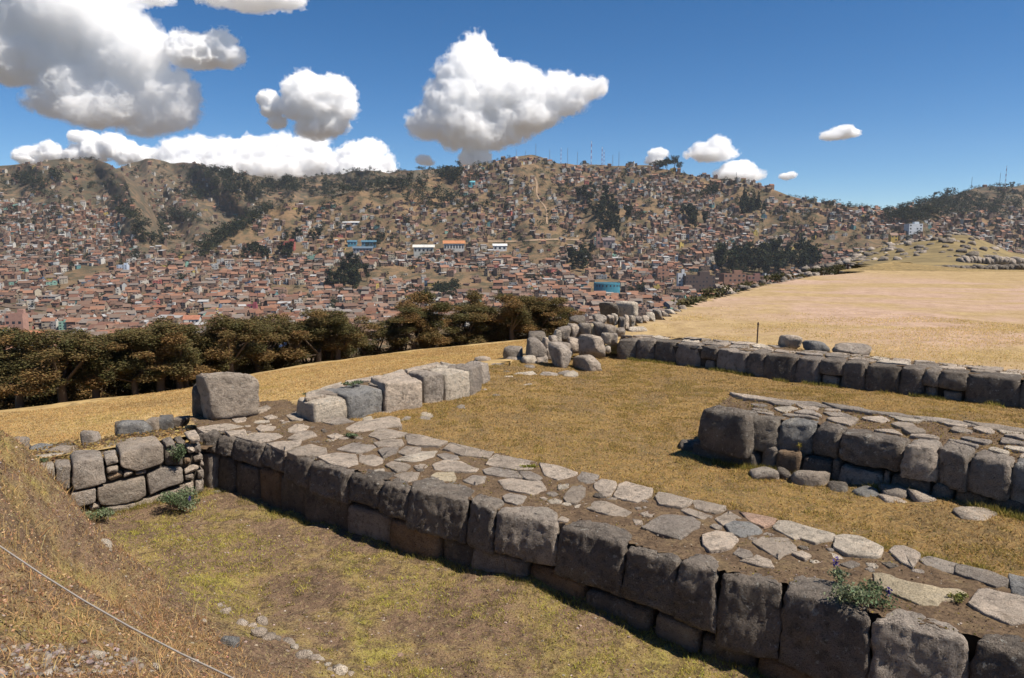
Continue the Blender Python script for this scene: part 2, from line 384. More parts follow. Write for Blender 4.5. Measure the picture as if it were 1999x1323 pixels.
sheet("esplanade", fieldpoly, field_h, 0.4, M['field'])
M['rise'] = ground_mat('rise_grass', [(0.3, (0.18, 0.13, 0.06)), (0.5, (0.27, 0.19, 0.08)), (0.7, (0.34, 0.24, 0.10))], .35, 2.5, .05)
sheet("far_grass", [(28, 61.3), (130, 61.3), (130, 88), (48, 88), (36, 70)], lambda x, y: field_h(x, y) - .012, 0.5, M['rise'])
# ---- grass slope on the left with its lip, running down to the valley
SLPTS = [W(150,872,-.12), W(320,850,-.12), W(0,880,-.35), W(0,860,-.7), W(-300,900,-.8), W(100,850,-.65), W(250,828,-.6), W(360,812,-.5), W(500,772,-.35), W(640,752,-.3), W(800,716,-.2), W(940,700,-.15), W(1010,690,-.18), W(1100,680,-.2), W(1250,640,.25),
         W(0,805,-1.25), W(-300,850,-1.4), W(180,786,-1.2), W(360,764,-1.1), W(500,731,-1.05), W(640,708,-1.0), W(760,691,-1.0), W(900,676,-.95), W(1020,663,-.9), W(1100,655,-.7), W(1200,635,-.2), W(1320,600,.5), W(1430,570,.8), W(1560,545,.95)]
sl_h0 = TPS(SLPTS, 0.02)
lip_px = [(-700, 890), (-300, 850), (0, 806), (180, 787), (360, 765), (500, 732), (640, 709), (760, 692), (900, 677), (1020, 664), (1100, 656), (1200, 636), (1320, 602), (1430, 572), (1560, 547), (1700, 534)]
lipz = [-1.4, -1.4, -1.25, -1.2, -1.1, -1.05, -1, -1, -.95, -.9, -.7, -.2, .5, .8, .95, 1.0]
LIP = [W(u, v, z) for (u, v), z in zip(lip_px, lipz)]
def lip_r(az):
    a = np.array([math.atan2(q.x, q.y) for q in LIP]); r = np.array([math.hypot(q.x, q.y) for q in LIP])
    return np.interp(az, a, r)
def slope_h(x, y):
    az = np.arctan2(x, y); r = np.hypot(x, y); lr = lip_r(az); over = np.maximum(r - lr, 0)
    lx, ly = np.minimum(r, lr) * np.sin(az), np.minimum(r, lr) * np.cos(az)
    z = sl_h0(lx, ly) + (fbm(x * .9, y * .9, 3) - .5) * .1
    return z - np.where(over < 4, over * over * .09, 1.44 + (over - 4) * .62)
azs = np.linspace(-.95, .27, 140); tt = np.r_[np.linspace(0, 1, 46), 1 + np.linspace(.01, 1, 40) ** 1.5 * 2.2]
VV = []
for a in azs:
    lr = float(lip_r(a)); r0 = 11.0 if a < -.38 else (13.0 if a < -.2 else 15.5 if a < .0 else 20)
    r = np.where(tt <= 1, r0 + (lr - r0) * tt, lr + (tt - 1) * 30)
    x, y = r * math.sin(a), r * math.cos(a); VV.append(np.c_[x, y, slope_h(x, y)])
VV = np.array(VV); na, nt = VV.shape[:2]; ii = np.arange(na * nt).reshape(na, nt)
ff = np.stack([ii[:-1, :-1], ii[1:, :-1], ii[1:, 1:], ii[:-1, 1:]], -1).reshape(-1, 4)
# drop the part that would stand inside the courtyard, the lower ground or the field
cen = VV.reshape(-1, 3)[ff].mean(1)
front_side = (((cen[:, :2] - np.array([FW0.x, FW0.y])) @ np.array([FWN.x, FWN.y]) > -.6) & ((cen[:, :2] - np.array([FW0.x, FW0.y])) @ np.array([FWT.x, FWT.y]) > -.3)) | ((cen[:, :2] - np.array([LW0.x, LW0.y])) @ np.array([LWN.x, LWN.y]) > -.75)
bad = pip([(q[0], q[1]) for q in courtpoly], cen[:, 0], cen[:, 1]) | pip([(q[0], q[1]) for q in fieldpoly], cen[:, 0], cen[:, 1]) | front_side
mesh_obj("grass_slope", np_mesh("grass_slope", VV.reshape(-1, 3), ff[~bad], smooth=True), M['strip'], kind='structure')

# bank falling away along the far left rim of the field
rimp = [W(1290, 632, .72), W(1385, 591, .9), W(1500, 560, .95), W(1590, 540, 1.0), W(1690, 531, 1.05), Vector((36, 70, 1.1)), Vector((48, 85, 1.2))]
RV = []
for k in range(61):
    f = k / 60 * (len(rimp) - 1.0001); i = int(f); q = rimp[i].lerp(rimp[i + 1], f - i); z0 = float(field_h(q.x, q.y))
    for j in range(9):
        w = j * .9 - .5; RV.append((q.x - w * 1.25, q.y + w * .4, z0 - .03 - max(0, w) * .62 + (vnoise(q.x * 1.7 + j, q.y * 1.7) - .5) * .35 * (j > 0)))
ii = np.arange(61 * 9).reshape(61, 9)
mesh_obj("field_bank", np_mesh("field_bank", RV, np.stack([ii[:-1, :-1], ii[1:, :-1], ii[1:, 1:], ii[:-1, 1:]], -1).reshape(-1, 4), smooth=True), M['strip'], kind='structure')

# ------------------------------------------------------------------ front wall
def wall_root(label, loc, cat="wall"): return empty("stone_wall", loc, kind="thing", **thing(label, cat))
def add_stone(root, me, mat, name="stone", label=None):
    o = mesh_obj(name, me, mat); child_of(root, o)
    if label: o['label'] = label
    return o
fwall = wall_root("long near wall of dark fitted stones with a paved top, running from the tall boulder", (FW0 + FWT * 5) * 1.0)
ZT = .12
joints = [(382,843),(422,848),(455,853),(512,867),(556,881),(604,899),(680,921),(742,939),(797,955),(917,981),(968,1001),(1092,1026),(1222,1068),(1324,1098),(1404,1122),(1530,1148),(1704,1208),(1896,1248),(2080,1300),(2240,1345),(2400,1400)]
backs = {8:[(916,972),(930,958),(896,940),(840,930),(806,940)], 9:[(970,992),(984,982),(978,976),(934,964),(918,974)],
 10:[(1092,1022),(1090,1004),(1076,992),(1030,988),(974,990)], 11:[(1224,1060),(1234,1048),(1228,1032),(1174,1020),(1126,1016),(1096,1024)],
 12:[(1328,1096),(1334,1085),(1302,1076),(1264,1064),(1226,1062)], 13:[(1402,1118),(1408,1104),(1398,1090),(1374,1080),(1346,1082),(1328,1094)],
 14:[(1528,1144),(1528,1132),(1502,1117),(1458,1111),(1408,1113)], 15:[(1706,1202),(1690,1164),(1650,1140),(1604,1124),(1552,1117),(1534,1142)],
 16:[(1894,1240),(1848,1206),(1802,1198),(1748,1185),(1708,1204)], 17:[(2080,1290),(2060,1262),(1970,1235),(1912,1234),(1900,1244)]}
def zsplit(u): return -.24 - .36 * min(1, max(0, (u - 400) / 1100))
for i in range(len(joints) - 1):
    a, b = W(*joints[i], ZT), W(*joints[i + 1], ZT)
    if i in backs: poly = [a, b] + [W(u, v, ZT) for u, v in backs[i]]; zt = ZT + rnd.uniform(-.005, .02)
    else:
        dp = .34 + rnd.uniform(0, .12); poly = [a, b, b - FWN * dp, a - FWN * dp]; zt = ZT - .012
    # split the front edge a little so that the joint opens
    poly[0] = poly[0] + FWT * .02; poly[1] = poly[1] - FWT * .02
    for q in (2, len(poly) - 1): poly[q] = poly[q] + FWT * (-.02 if q == 2 else .02)
    sh = Matrix(((1, 0, -FWN.x * .09, 0), (0, 1, -FWN.y * .09, 0), (0, 0, 1, 0), (0, 0, 0, 1)))
    zb = zsplit(joints[i][0]) + rnd.uniform(-.07, .05)
    me = prism_mesh(poly, zt - zb, r=.035 + rnd.uniform(0, .025), corner=.07, step=.036, bulge=.012, amp=.026, seed=i * 3 + 1, frame=Matrix.Translation((0, 0, zt)) @ sh, dome=.012, levels=13, batter=.034, rough=.8)
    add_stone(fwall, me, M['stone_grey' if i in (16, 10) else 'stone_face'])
jdev = [((W(*j, ZT) - FW0).dot(FWT), -(W(*j, ZT) - FW0).dot(FWN)) for j in joints]
def fdev(s_): return float(np.interp(s_, [a for a, b in jdev], [b for a, b in jdev]))
lower_u = [380,415,446,493,535,592,679,766,861,926,1026,1143,1278,1372,1478,1700,1900]
def on_front(u, v):
    d = ray(u, v); o = Vector((0, 0, CAMZ)); k = (FW0 - o).dot(FWN) / d.dot(FWN); q = o + d * k; return (q - FW0).dot(FWT), q.z
for i in range(len(lower_u) - 1):
    u0, u1 = lower_u[i], lower_u[i + 1]; vv = np.interp((u0 + u1) / 2, [400, 760, 1030, 1450, 1900], [930, 1020, 1130, 1270, 1420])
    s0, s1 = on_front(u0, vv)[0], on_front(u1, vv)[0]
    z1 = zsplit((u0 + u1) / 2) + rnd.uniform(-.05, .0); rec = rnd.uniform(-.04, .01) + fdev((s0 + s1) / 2)
    poly = [fw(s0 + .015, rec, 0), fw(s1 - .015, rec + rnd.uniform(-.03, .03), 0), fw(s1 - .015, .5, 0), fw(s0 + .015, .5, 0)]
    me = prism_mesh(poly, z1 + 1.35, r=.07, corner=.09, step=.09, bulge=.025, amp=.028, seed=200 + i, frame=Matrix.Translation((0, 0, z1)), levels=6)
    add_stone(fwall, me, M['stone_brown' if i in (3, 7, 10, 14) else 'stone_dark' if i % 3 else 'stone_grey'])
core = prism_mesh([W(*j, 0.12) - FWN * .2 for j in joints] + [fw(15, .17, 0), fw(15, 1.25, 0), fw(-.1, 1.25, 0)], 1.3, r=.02, corner=.02, step=1.0, amp=0.0, frame=Matrix.Translation((0, 0, .07)))
add_stone(fwall, core, M['core'], "rubble_core")
PAVE = [
[(386,834),(438,826),(475,832),(441,838),(400,843)],[(440,841),(476,839),(480,845),(450,848)],[(458,848),(498,844),(540,845),(550,851),(526,860),(508,863),(480,856)],
[(502,834),(509,829),(536,832),(530,839),(508,840)],[(564,836),(580,826),(602,832),(592,839),(574,844),(564,842)],[(562,854),(582,842),(608,841),(617,849),(590,856)],
[(522,864),(588,858),(580,868),(556,878),(536,870)],[(562,881),(572,876),(608,866),(634,874),(636,884),(610,888),(580,887)],[(622,890),(658,884),(692,886),(698,902),(680,911),(646,903)],
[(702,886),(720,883),(744,894),(746,902),(728,908),(703,900)],[(658,876),(690,863),(726,868),(732,872),(724,878),(700,883)],[(754,906),(766,900),(800,907),(790,916),(774,918)],
[(560,810),(582,801),(616,807),(618,810),(586,819),(570,818)],[(610,815),(640,809),(664,813),(690,822),(650,827)],[(675,835),(700,823),(730,817),(762,812),(778,816),(782,830),(748,834),(716,840),(690,841)],
[(722,848),(736,838),(750,836),(792,844),(784,850),(742,857)],[(730,862),(766,856),(784,858),(786,866),(774,871),(740,870)],[(740,878),(750,873),(777,873),(772,883),(748,890)],
[(778,882),(792,871),(820,873),(818,884),(796,889)],[(792,846),(820,848),(872,861),(854,869),(812,867),(798,863)],[(772,896),(794,890),(824,881),(852,880),(844,891),(812,900)],
[(854,888),(870,884),(890,888),(894,895),(874,898)],[(846,906),(870,898),(900,900),(932,914),(926,919),(892,918),(852,916)],[(844,928),(852,922),(884,921),(888,931),(886,938),(860,937)],
[(906,936),(924,927),(948,929),(944,938),(928,947)],[(770,926),(788,921),(818,921),(812,933),(796,939)],[(868,875),(880,863),(962,881),(952,891),(900,887)],
[(952,905),(957,895),(969,885),(1046,901),(1038,915),(1008,915),(980,911)],[(944,917),(966,912),(1008,920),(1020,931),(980,928),(950,924)],[(1012,920),(1036,920),(1056,930),(1048,938),(1028,933)],
[(974,937),(1000,933),(1056,941),(1064,952),(1040,963),(1012,958),(988,952)],[(984,968),(996,962),(1026,968),(1018,978),(1008,981),(988,976)],[(1054,903),(1098,912),(1126,921),(1116,928),(1088,935),(1066,926)],
[(1128,930),(1136,921),(1168,927),(1162,939),(1144,942),(1132,938)],[(1163,944),(1173,935),(1202,939),(1202,945),(1192,965),(1178,967),(1164,952)],[(1200,966),(1210,945),(1222,939),(1272,954),(1268,966),(1242,977),(1204,970)],
[(1280,968),(1286,959),(1350,975),(1344,983),(1330,988),(1290,982)],[(1355,978),(1364,977),(1414,987),(1416,994),(1394,1000),(1360,990)],[(1330,996),(1346,992),(1388,1006),(1386,1012),(1372,1013)],
[(1398,1012),(1424,998),(1446,1010),(1428,1018),(1410,1022)],[(1102,968),(1118,950),(1142,952),(1140,966),(1124,980),(1108,978)],[(1148,992),(1162,978),(1186,980),(1230,998),(1220,1006),(1208,1009),(1180,1000)],
[(1254,1026),(1296,1004),(1350,1008),(1364,1018),(1362,1028),(1346,1034),(1328,1050),(1304,1042),(1274,1034)],[(1374,1044),(1398,1036),(1426,1040),(1438,1052),(1424,1066),(1386,1072),(1376,1060)],
[(1418,1024),(1434,1016),(1462,1019),(1484,1034),(1478,1040),(1446,1045),(1428,1037)],[(1446,998),(1514,1011),(1506,1022),(1490,1026),(1466,1015)],[(1472,1058),(1490,1046),(1538,1050),(1550,1066),(1552,1074),(1534,1078),(1520,1088),(1498,1074)],
[(1436,1080),(1442,1070),(1462,1074),(1466,1082),(1450,1088)],[(1446,1092),(1474,1088),(1478,1082),(1502,1090),(1508,1104),(1490,1102)],[(1512,1028),(1522,1015),(1544,1017),(1626,1041),(1626,1051),(1590,1056),(1562,1046),(1552,1050)],
[(1632,1066),(1632,1047),(1646,1042),(1674,1045),(1722,1067),(1718,1080),(1708,1084),(1654,1078)],[(1738,1074),(1748,1066),(1766,1066),(1794,1080),(1782,1104),(1760,1094)],[(1799,1092),(1815,1085),(1866,1098),(1860,1116),(1835,1110),(1812,1102)],
[(1870,1100),(1928,1113),(1964,1127),(1962,1138),(1940,1142),(1900,1126),(1868,1117)],[(1972,1122),(2012,1131),(2012,1149),(1976,1140)],[(1976,1144),(2006,1152),(2008,1163),(1980,1156)],
[(1708,1118),(1728,1120),(1772,1136),(1836,1146),(1868,1148),(1884,1156),(1878,1166),(1836,1168),(1826,1180),(1792,1176),(1720,1144),(1710,1132)],
[(1893,1176),(1915,1150),(1927,1148),(2003,1166),(2030,1190),(2000,1210),(1971,1212),(1927,1196)],
[(1090,1014),(1098,1008),(1110,1012),(1106,1016)],[(1548,1078),(1566,1074),(1580,1080),(1570,1086)],[(1644,1100),(1662,1096),(1676,1101),(1662,1106)],[(1236,1010),(1250,1014),(1252,1020),(1240,1018)],
[(640,850),(655,844),(668,850),(652,856)],[(455,818),(478,814),(482,820),(462,824)],[(515,812),(530,808),(540,813),(524,818)],[(490,800),(520,790),(528,796),(506,806)],[(2020,1160),(2060,1160),(2090,1180),(2050,1200)],[(2030,1140),(2080,1150),(2090,1165),(2040,1158)]]
pavmat = {20:'stone_white', 23:'stone_cream', 44:'stone_blue', 45:'stone_pink', 54:'stone_blue', 55:'stone_blue', 56:'stone_cream', 50:'stone_white', 49:'stone_white'}
for i, px in enumerate(PAVE):
    zt = ZT + .012 + rnd.uniform(-.012, .012)
    poly = [W(u, v, zt) for u, v in px]; c_ = sum(poly, Vector()) / len(poly); poly = [q + (q - c_).normalized() * .028 for q in poly]
    me = prism_mesh(poly, .16, r=.014, corner=.018, step=.07, amp=.014, seed=400 + i, frame=Matrix.Translation((0, 0, zt)), dome=rnd.uniform(.0, .012) if i != 14 else .05, levels=2)
    add_stone(fwall, me, M[pavmat.get(i, rnd.choice(['stone_tan', 'stone_tan', 'stone_grey']))], "paving_stone", "cream coloured slab with a worn grooved top" if i == 56 else "pinkish paving stone" if i == 45 else "dark blue-grey paving stone" if i == 44 else None)
pv_c = [(sum((W(u, v, ZT) for u, v in px), Vector()) / len(px), max((W(*px[0], ZT) - W(*q, ZT)).length for q in px)) for px in PAVE]
fill = 0
for k in range(2600):
    s_ = rnd.random() ** 1.3 * 13; d_ = rnd.uniform(.32, 1.52); c_ = fw(s_, d_, 0); q = rnd.uniform(.05, .13 if s_ > 6 else .17)
    if any((c_ - c.xy.to_3d()).length < r * .5 + q * 1.0 for c, r in pv_c) or d_ < .75 and s_ > 5.0 or fill > 150: continue
    pv_c.append((c_, q * 2)); a0 = rnd.uniform(0, 6); nn = rnd.choice([4, 5, 6]); poly = [c_ + Vector((math.cos(a0 + 6.283 * j / nn), math.sin(a0 + 6.283 * j / nn), 0)) * q * rnd.uniform(.75, 1.25) for j in range(nn)]; fill += 1
    add_stone(fwall, prism_mesh(poly, .1, r=.014, corner=.02, step=.05, amp=.012, seed=5000 + k, frame=Matrix.Translation((0, 0, ZT + rnd.uniform(-.022, .006))), levels=2), M[rnd.choice(['stone_tan', 'stone_grey', 'stone_white', 'stone_dark'])], "paving_stone")
def soil_sheet(root, poly, z, step=.07, amp=.035, name="soil"):
    P = [(q[0], q[1]) for q in poly]; xs = [q[0] for q in P]; ys = [q[1] for q in P]
    X, Y = np.meshgrid(np.arange(min(xs), max(xs), step), np.arange(min(ys), max(ys), step), indexing='ij'); m = pip(P, X, Y)
    Z = z + (fbm(X * 6, Y * 6, 4) - .5) * amp * 2
    nx, ny = X.shape; idx = np.arange(nx * ny).reshape(nx, ny); keep = m[:-1, :-1] & m[1:, :-1] & m[:-1, 1:] & m[1:, 1:]
    f = np.stack([idx[:-1, :-1], idx[1:, :-1], idx[1:, 1:], idx[:-1, 1:]], -1)[keep]; used, inv = np.unique(f, return_inverse=True)
    o = mesh_obj(name, np_mesh(name, np.stack([X, Y, Z], -1).reshape(-1, 3)[used], inv.reshape(f.shape), smooth=True), M['soil']); child_of(root, o); return o
FTOP = [W(*j, ZT) - FWN * .09 for j in joints] + [fw(15, .07, 0), W(2300, 1235, ZT), W(1999, 1152, ZT), W(1720, 1066, ZT), W(1520, 1012, ZT), W(1280, 957, ZT), W(1050, 900, ZT), W(870, 858, ZT), W(780, 838, ZT), W(785, 818, ZT), W(690, 818, ZT), W(600, 795, ZT), W(560, 778, .12), W(470, 785, .12), W(360, 815, .1)]
soil_sheet(fwall, FTOP, ZT - .012)

# ------------------------------------------------------------------ generic paving by relaxed cells
def clip_half(P, m, n):         # keep the side where (p-m).n <= 0
    out = []
    for i in range(len(P)):
        a, b = P[i], P[(i + 1) % len(P)]; da, db = (a - m).dot(n), (b - m).dot(n)
        if da <= 0: out.append(a)
        if (da < 0) != (db < 0) and abs(da - db) > 1e-9: out.append(a + (b - a) * (da / (da - db)))
    return out
def cells(region, pitch, seed, gap=.02):
    rg = random.Random(seed); reg = [Vector((q[0], q[1])) for q in region]
    if area(reg) < 0: reg.reverse()
    xs = [q.x for q in reg]; ys = [q.y for q in reg]; S = []
    tries = int(abs(area(reg)) / (pitch * pitch) * 60)
    for _ in range(tries):
        q = Vector((rg.uniform(min(xs), max(xs)), rg.uniform(min(ys), max(ys))))
        if not pip([(w.x, w.y) for w in reg], np.array([q.x]), np.array([q.y]))[0]: continue
        if all((q - s).length > pitch * rg.uniform(.7, 1.15) for s in S): S.append(q)
    out = []
    for i, s in enumerate(S):
        P = reg
        for j, o in enumerate(S):
            if i == j or (o - s).length > pitch * 3.5: continue
            n = (o - s).normalized(); P = clip_half(P, (s + o) / 2 - n * gap * rg.uniform(.5, 1.6), n)
            if len(P) < 3: break
        if len(P) >= 3 and abs(area(P)) > .01: out.append(P)
    return out
def pave(root, region, z, pitch, seed, mats=('stone_tan', 'stone_tan', 'stone_grey', 'stone_white'), skip=.1, gap=.025):
    rg = random.Random(seed)
    for k, P in enumerate(cells(region, pitch, seed, gap)):
        if rg.random() < skip: continue
        zt = z + rg.uniform(-.015, .02)
        add_stone(root, prism_mesh(P, .12, r=.018, corner=.05, step=.12, amp=.018, seed=seed * 50 + k, frame=Matrix.Translation((0, 0, zt)), levels=2), M[rg.choice(mats)], "paving_stone")

# ------------------------------------------------------------------ middle wall
mz = .72
mfront = [(1367,797),(1458,815),(1519,821),(1589,829),(1640,842),(1763,866),(1828,872),(1891,889),(1974,905),(2070,925),(2160,945)]
mw = wall_root("isolated two-course block of wall with a paved top, standing inside the courtyard", W(1650, 900, 0))
M0, M1 = W(1367, 797, mz), W(2070, 925, mz); MT = (M1 - M0).normalized(); MN = Vector((MT.y, -MT.x, 0)); MN = MN if MN.y < 0 else -MN
tz = [.06, .0, -.01, 0, .02, .06, .03, .02, .0, 0]; mdep = [.55, .42, .4, .4, .42, .45, .5, .5, .5, .5]; mzb = [.1, .2, .22, .27, .32, .28, .22, .25, .2, .2]
for i in range(len(mfront) - 1):
    a, b = W(*mfront[i], mz + tz[i]), W(*mfront[i + 1], mz + tz[i])
    poly = [a + MT * .018, b - MT * .018, b - MN * mdep[i] - MT * .02, a - MN * mdep[i] + MT * .02]
    me = prism_mesh(poly, mz + tz[i] - mzb[i], r=.04 + .04 * rnd.random(), corner=.065, step=.045, bulge=.025, amp=.032, rough=.7, seed=600 + i, frame=Matrix.Translation((0, 0, mz + tz[i])), dome=.02, levels=10, batter=.02)
    add_stone(mw, me, M[['stone_face', 'stone_dark', 'stone_blue', 'stone_face', 'stone_face', 'stone_grey', 'stone_grey', 'stone_grey', 'stone_blue', 'stone_grey'][i]])
def on_plane(u, v, P0, N):
    d = ray(u, v); o = Vector((0, 0, CAMZ)); k = (P0 - o).dot(N) / d.dot(N); return o + d * k
mlow = [1355,1482,1512,1562,1621,1637,1723,1737,1819,1863,1937,2010,2100]
for i in range(len(mlow) - 1):
    v = np.interp(mlow[i], [1360, 1960], [880, 950]); s0 = (on_plane(mlow[i], v, M0, MN) - M0).dot(MT); s1 = (on_plane(mlow[i + 1], v, M0, MN) - M0).dot(MT)
    zt = .26 + rnd.uniform(-.04, .03) - (.15 if i == 0 else 0); rec = rnd.uniform(-.02, .06) + (-.13 if i == 0 else 0)
    f = lambda s, d: M0 + MT * s - MN * d
    me = prism_mesh([f(s0 + .01, rec), f(s1 - .01, rec), f(s1 - .01, .5), f(s0 + .01, .5)], zt + .45, r=.06, corner=.07, step=.09, bulge=.02, amp=.03, seed=640 + i, frame=Matrix.Translation((0, 0, zt)), levels=5)
    add_stone(mw, me, M['stone_brown' if i in (2, 9) else 'stone_dark' if i == 0 else rnd.choice(['stone_dark', 'stone_grey', 'stone_dark'])])
mback = [W(1422, 768, mz), W(1600, 786, mz), W(1760, 806, mz), W(1999, 836, mz), W(2160, 857, mz)]
inner = [W(u, v, mz) - MN * .48 + MT * (.12 if i == 0 else 0) for i, (u, v) in enumerate(mfront)] + [q - Vector((-.1, .42, 0)) for q in reversed(mback)]
pave(mw, inner, mz + .01, .36, 71, skip=.22, gap=.055)
for k in range(len(mback) - 1):
    for j in range(2):
        a = mback[k].lerp(mback[k + 1], j / 2 + .01); b = mback[k].lerp(mback[k + 1], (j + 1) / 2 - .01); zt = mz + rnd.uniform(0, .03); n = Vector((.1, -.36 - .1 * rnd.random(), 0))
        add_stone(mw, prism_mesh([a, b, b + n, a + n], .75, r=.03, corner=.05, step=.12, amp=.02, seed=680 + k * 2 + j, frame=Matrix.Translation((0, 0, zt)), levels=4), M[rnd.choice(['stone_grey', 'stone_tan'])])
soil_sheet(mw, [W(u, v, mz) - MN * .2 + MT * .05 for u, v in mfront] + list(reversed(mback)), mz - .03)
cpoly = [W(u, v, mz) - MN * .28 + MT * (.12 if i == 0 else 0) for i, (u, v) in enumerate(mfront)] + [q - Vector((-.08, .2, 0)) for q in reversed(mback)]
add_stone(mw, prism_mesh(cpoly, mz + .3, r=.02, corner=.02, step=.8, amp=0, frame=Matrix.Translation((0, 0, mz - .08))), M['core'], "rubble_core")

# ------------------------------------------------------------------ back wall
bz = .62
bj = [(1204,661),(1241,663),(1278,666),(1320,670),(1369,675),(1400,680),(1459,687),(1492,692),(1556,698),(1600,702),(1645,707),(1690,712),(1757,718),(1804,722),(1836,726),(1889,731),(1994,742),(2080,752),(2160,762)]
bw = wall_root("low back wall of dark blocks with a paved top beside the dry field", W(1600, 740, 0))
BT = (W(*bj[-1], bz) - W(*bj[0], bz)).normalized(); BN = Vector((BT.y, -BT.x, 0)); BN = BN if BN.y < 0 else -BN
for i in range(len(bj) - 1):
    a, b = W(*bj[i], bz), W(*bj[i + 1], bz); dp = rnd.uniform(.5, .75); under = i in (4, 9, 13, 14)
    zb = rnd.uniform(.2, .28) if under else -.25
    me = prism_mesh([a + BT * .02, b - BT * .02, b - BN * dp - BT * .03, a - BN * dp + BT * .03], bz - zb, r=.05, corner=.10, step=.1, bulge=.03, amp=.035, seed=720 + i, frame=Matrix.Translation((0, 0, bz + rnd.uniform(-.02, .03))), dome=.02, levels=6, batter=.05)
    add_stone(bw, me, M[rnd.choice(['stone_grey', 'stone_face', 'stone_dark', 'stone_face'])])
    if under:
        m = .15 * (b - a).length
        me = prism_mesh([a + BT * (m), b - BT * m, b - BN * .4 - BT * m, a - BN * .4 + BT * m], zb + .3, r=.05, corner=.08, step=.12, amp=.03, seed=760 + i, frame=Matrix.Translation((0, 0, zb - .02)), levels=4)
        add_stone(bw, me, M['stone_grey'])
bback = [(1210,654),(1300,654),(1420,664),(1540,677),(1650,688),(1780,701),(1900,712),(1999,722),(2160,741)]
bbk = [W(u, v, bz + .02) for u, v in bback]
pave(bw, [W(*bj[0], bz) - BN * .62, W(*bj[-1], bz) - BN * .62] + list(reversed(bbk)), bz + .02, .5, 81, skip=.12, gap=.04)
soil_sheet(bw, [W(*bj[0], bz) - BN * .3, W(*bj[-1], bz) - BN * .3] + list(reversed(bbk)), bz - .005, step=.12)
add_stone(bw, prism_mesh([W(*bj[0], bz) - BN * .3, W(*bj[-1], bz) - BN * .3] + list(reversed(bbk)), .95, r=.02, corner=.02, step=2, amp=0, frame=Matrix.Translation((0, 0, bz - .08))), M['core'], "rubble_core")

# ------------------------------------------------------------------ left wall, its face stones laid out on the wall's plane
lw = wall_root("sunlit wall of large and small pale stones joining the near wall's left end", LW0.lerp(LW1, .5))
LFACE = [([(78,918),(106,913),(108,940),(88,944)],'stone_white'),([(108,909),(138,908),(138,956),(124,954),(110,938)],'stone_grey'),([(141,906),(150,898),(190,896),(203,898),(206,940),(178,948),(144,957),(140,946)],'stone_grey'),
 ([(206,893),(230,889),(232,903),(208,909)],'stone_grey'),([(208,914),(231,908),(233,920),(209,926)],'stone_tan'),([(210,932),(222,924),(238,921),(241,930),(216,940)],'stone_brown'),([(243,921),(260,921),(255,929),(241,934)],'stone_tan'),
 ([(234,886),(250,879),(308,866),(318,869),(320,896),(317,906),(284,915),(264,921),(243,914),(235,908)],'stone_tan'),([(264,924),(287,917),(286,923),(266,929)],'stone_grey'),
 ([(138,962),(187,953),(185,982),(138,993)],'stone_grey'),([(190,952),(281,929),(285,965),(270,975),(222,986),(197,986),(189,972)],'stone_tan'),([(287,928),(322,911),(357,912),(357,940),(330,950),(291,966)],'stone_grey'),
 ([(138,997),(169,992),(175,1003),(138,1012)],'stone_tan'),([(173,990),(194,981),(196,992),(178,1000)],'stone_tan'),([(204,990),(270,979),(350,954),(360,944),(360,990),(200,1010)],'stone_tan'),
 ([(382,872),(394,868),(396,884),(384,886)],'stone_grey'),([(364,875),(378,874),(380,884),(368,886)],'stone_tan'),([(379,894),(396,888),(398,898),(381,905)],'stone_grey'),([(362,896),(374,894),(375,904),(362,909)],'stone_brown'),
 ([(360,918),(378,909),(388,912),(386,918),(362,926)],'stone_tan'),([(391,904),(398,902),(398,910),(392,911)],'stone_grey'),([(385,920),(397,916),(398,934),(386,936)],'stone_grey'),([(361,930),(378,925),(380,936),(364,940)],'stone_grey'),
 ([(382,940),(398,938),(398,960),(382,966)],'stone_grey'),([(346,864),(362,860),(363,872),(350,872)],'stone_dark'),([(366,855),(390,849),(391,862),(374,867)],'stone_tan'),([(322,876),(344,874),(358,876),(357,908),(324,908)],'stone_dark'),
 ([(361,944),(379,940),(379,962),(362,970)],'stone_tan'),([(322,866),(342,862),(343,871),(323,873)],'stone_grey')]
LF = Matrix(((LWT.x, 0, LWN.x, LW0.x), (LWT.y, 0, LWN.y, LW0.y), (0, 1, 0, 0), (0, 0, 0, 1)))
for i, (px, mt) in enumerate(LFACE):
    big = abs(px[0][0] - px[2][0]) > 40
    poly = []
    for u, v in px: q = on_plane(u, v, LW0, LWN); poly.append(((q - LW0).dot(LWT), q.z))
    out = rnd.uniform(-.02, .03) + (.03 if big else -.02)
    me = prism_mesh(poly, .75 if big else .4, r=.03 if big else .025, corner=.035 if big else .03, step=.07, amp=.022, seed=800 + i, frame=LF @ Matrix.Translation((0, 0, out)), dome=.02, levels=3)
    add_stone(lw, me, M[mt])
lq = lambda s, d: LW0 + LWT * s - LWN * d
LL = (LW1 - LW0).dot(LWT)
me = prism_mesh([lq(-1.6, .12), lq(LL, .12), lq(LL, 1.3), lq(-1.6, 1.3)], 1.2, r=.02, corner=.02, step=.5, amp=0, frame=Matrix.Translation((0, 0, -.16)))
add_stone(lw, me, M['core'], "rubble_core")
soil_sheet(lw, [lq(-1.6, .1), lq(LL + .3, .1), lq(LL + .6, 1.9), lq(-2.2, 1.9)], -.1, amp=.06)

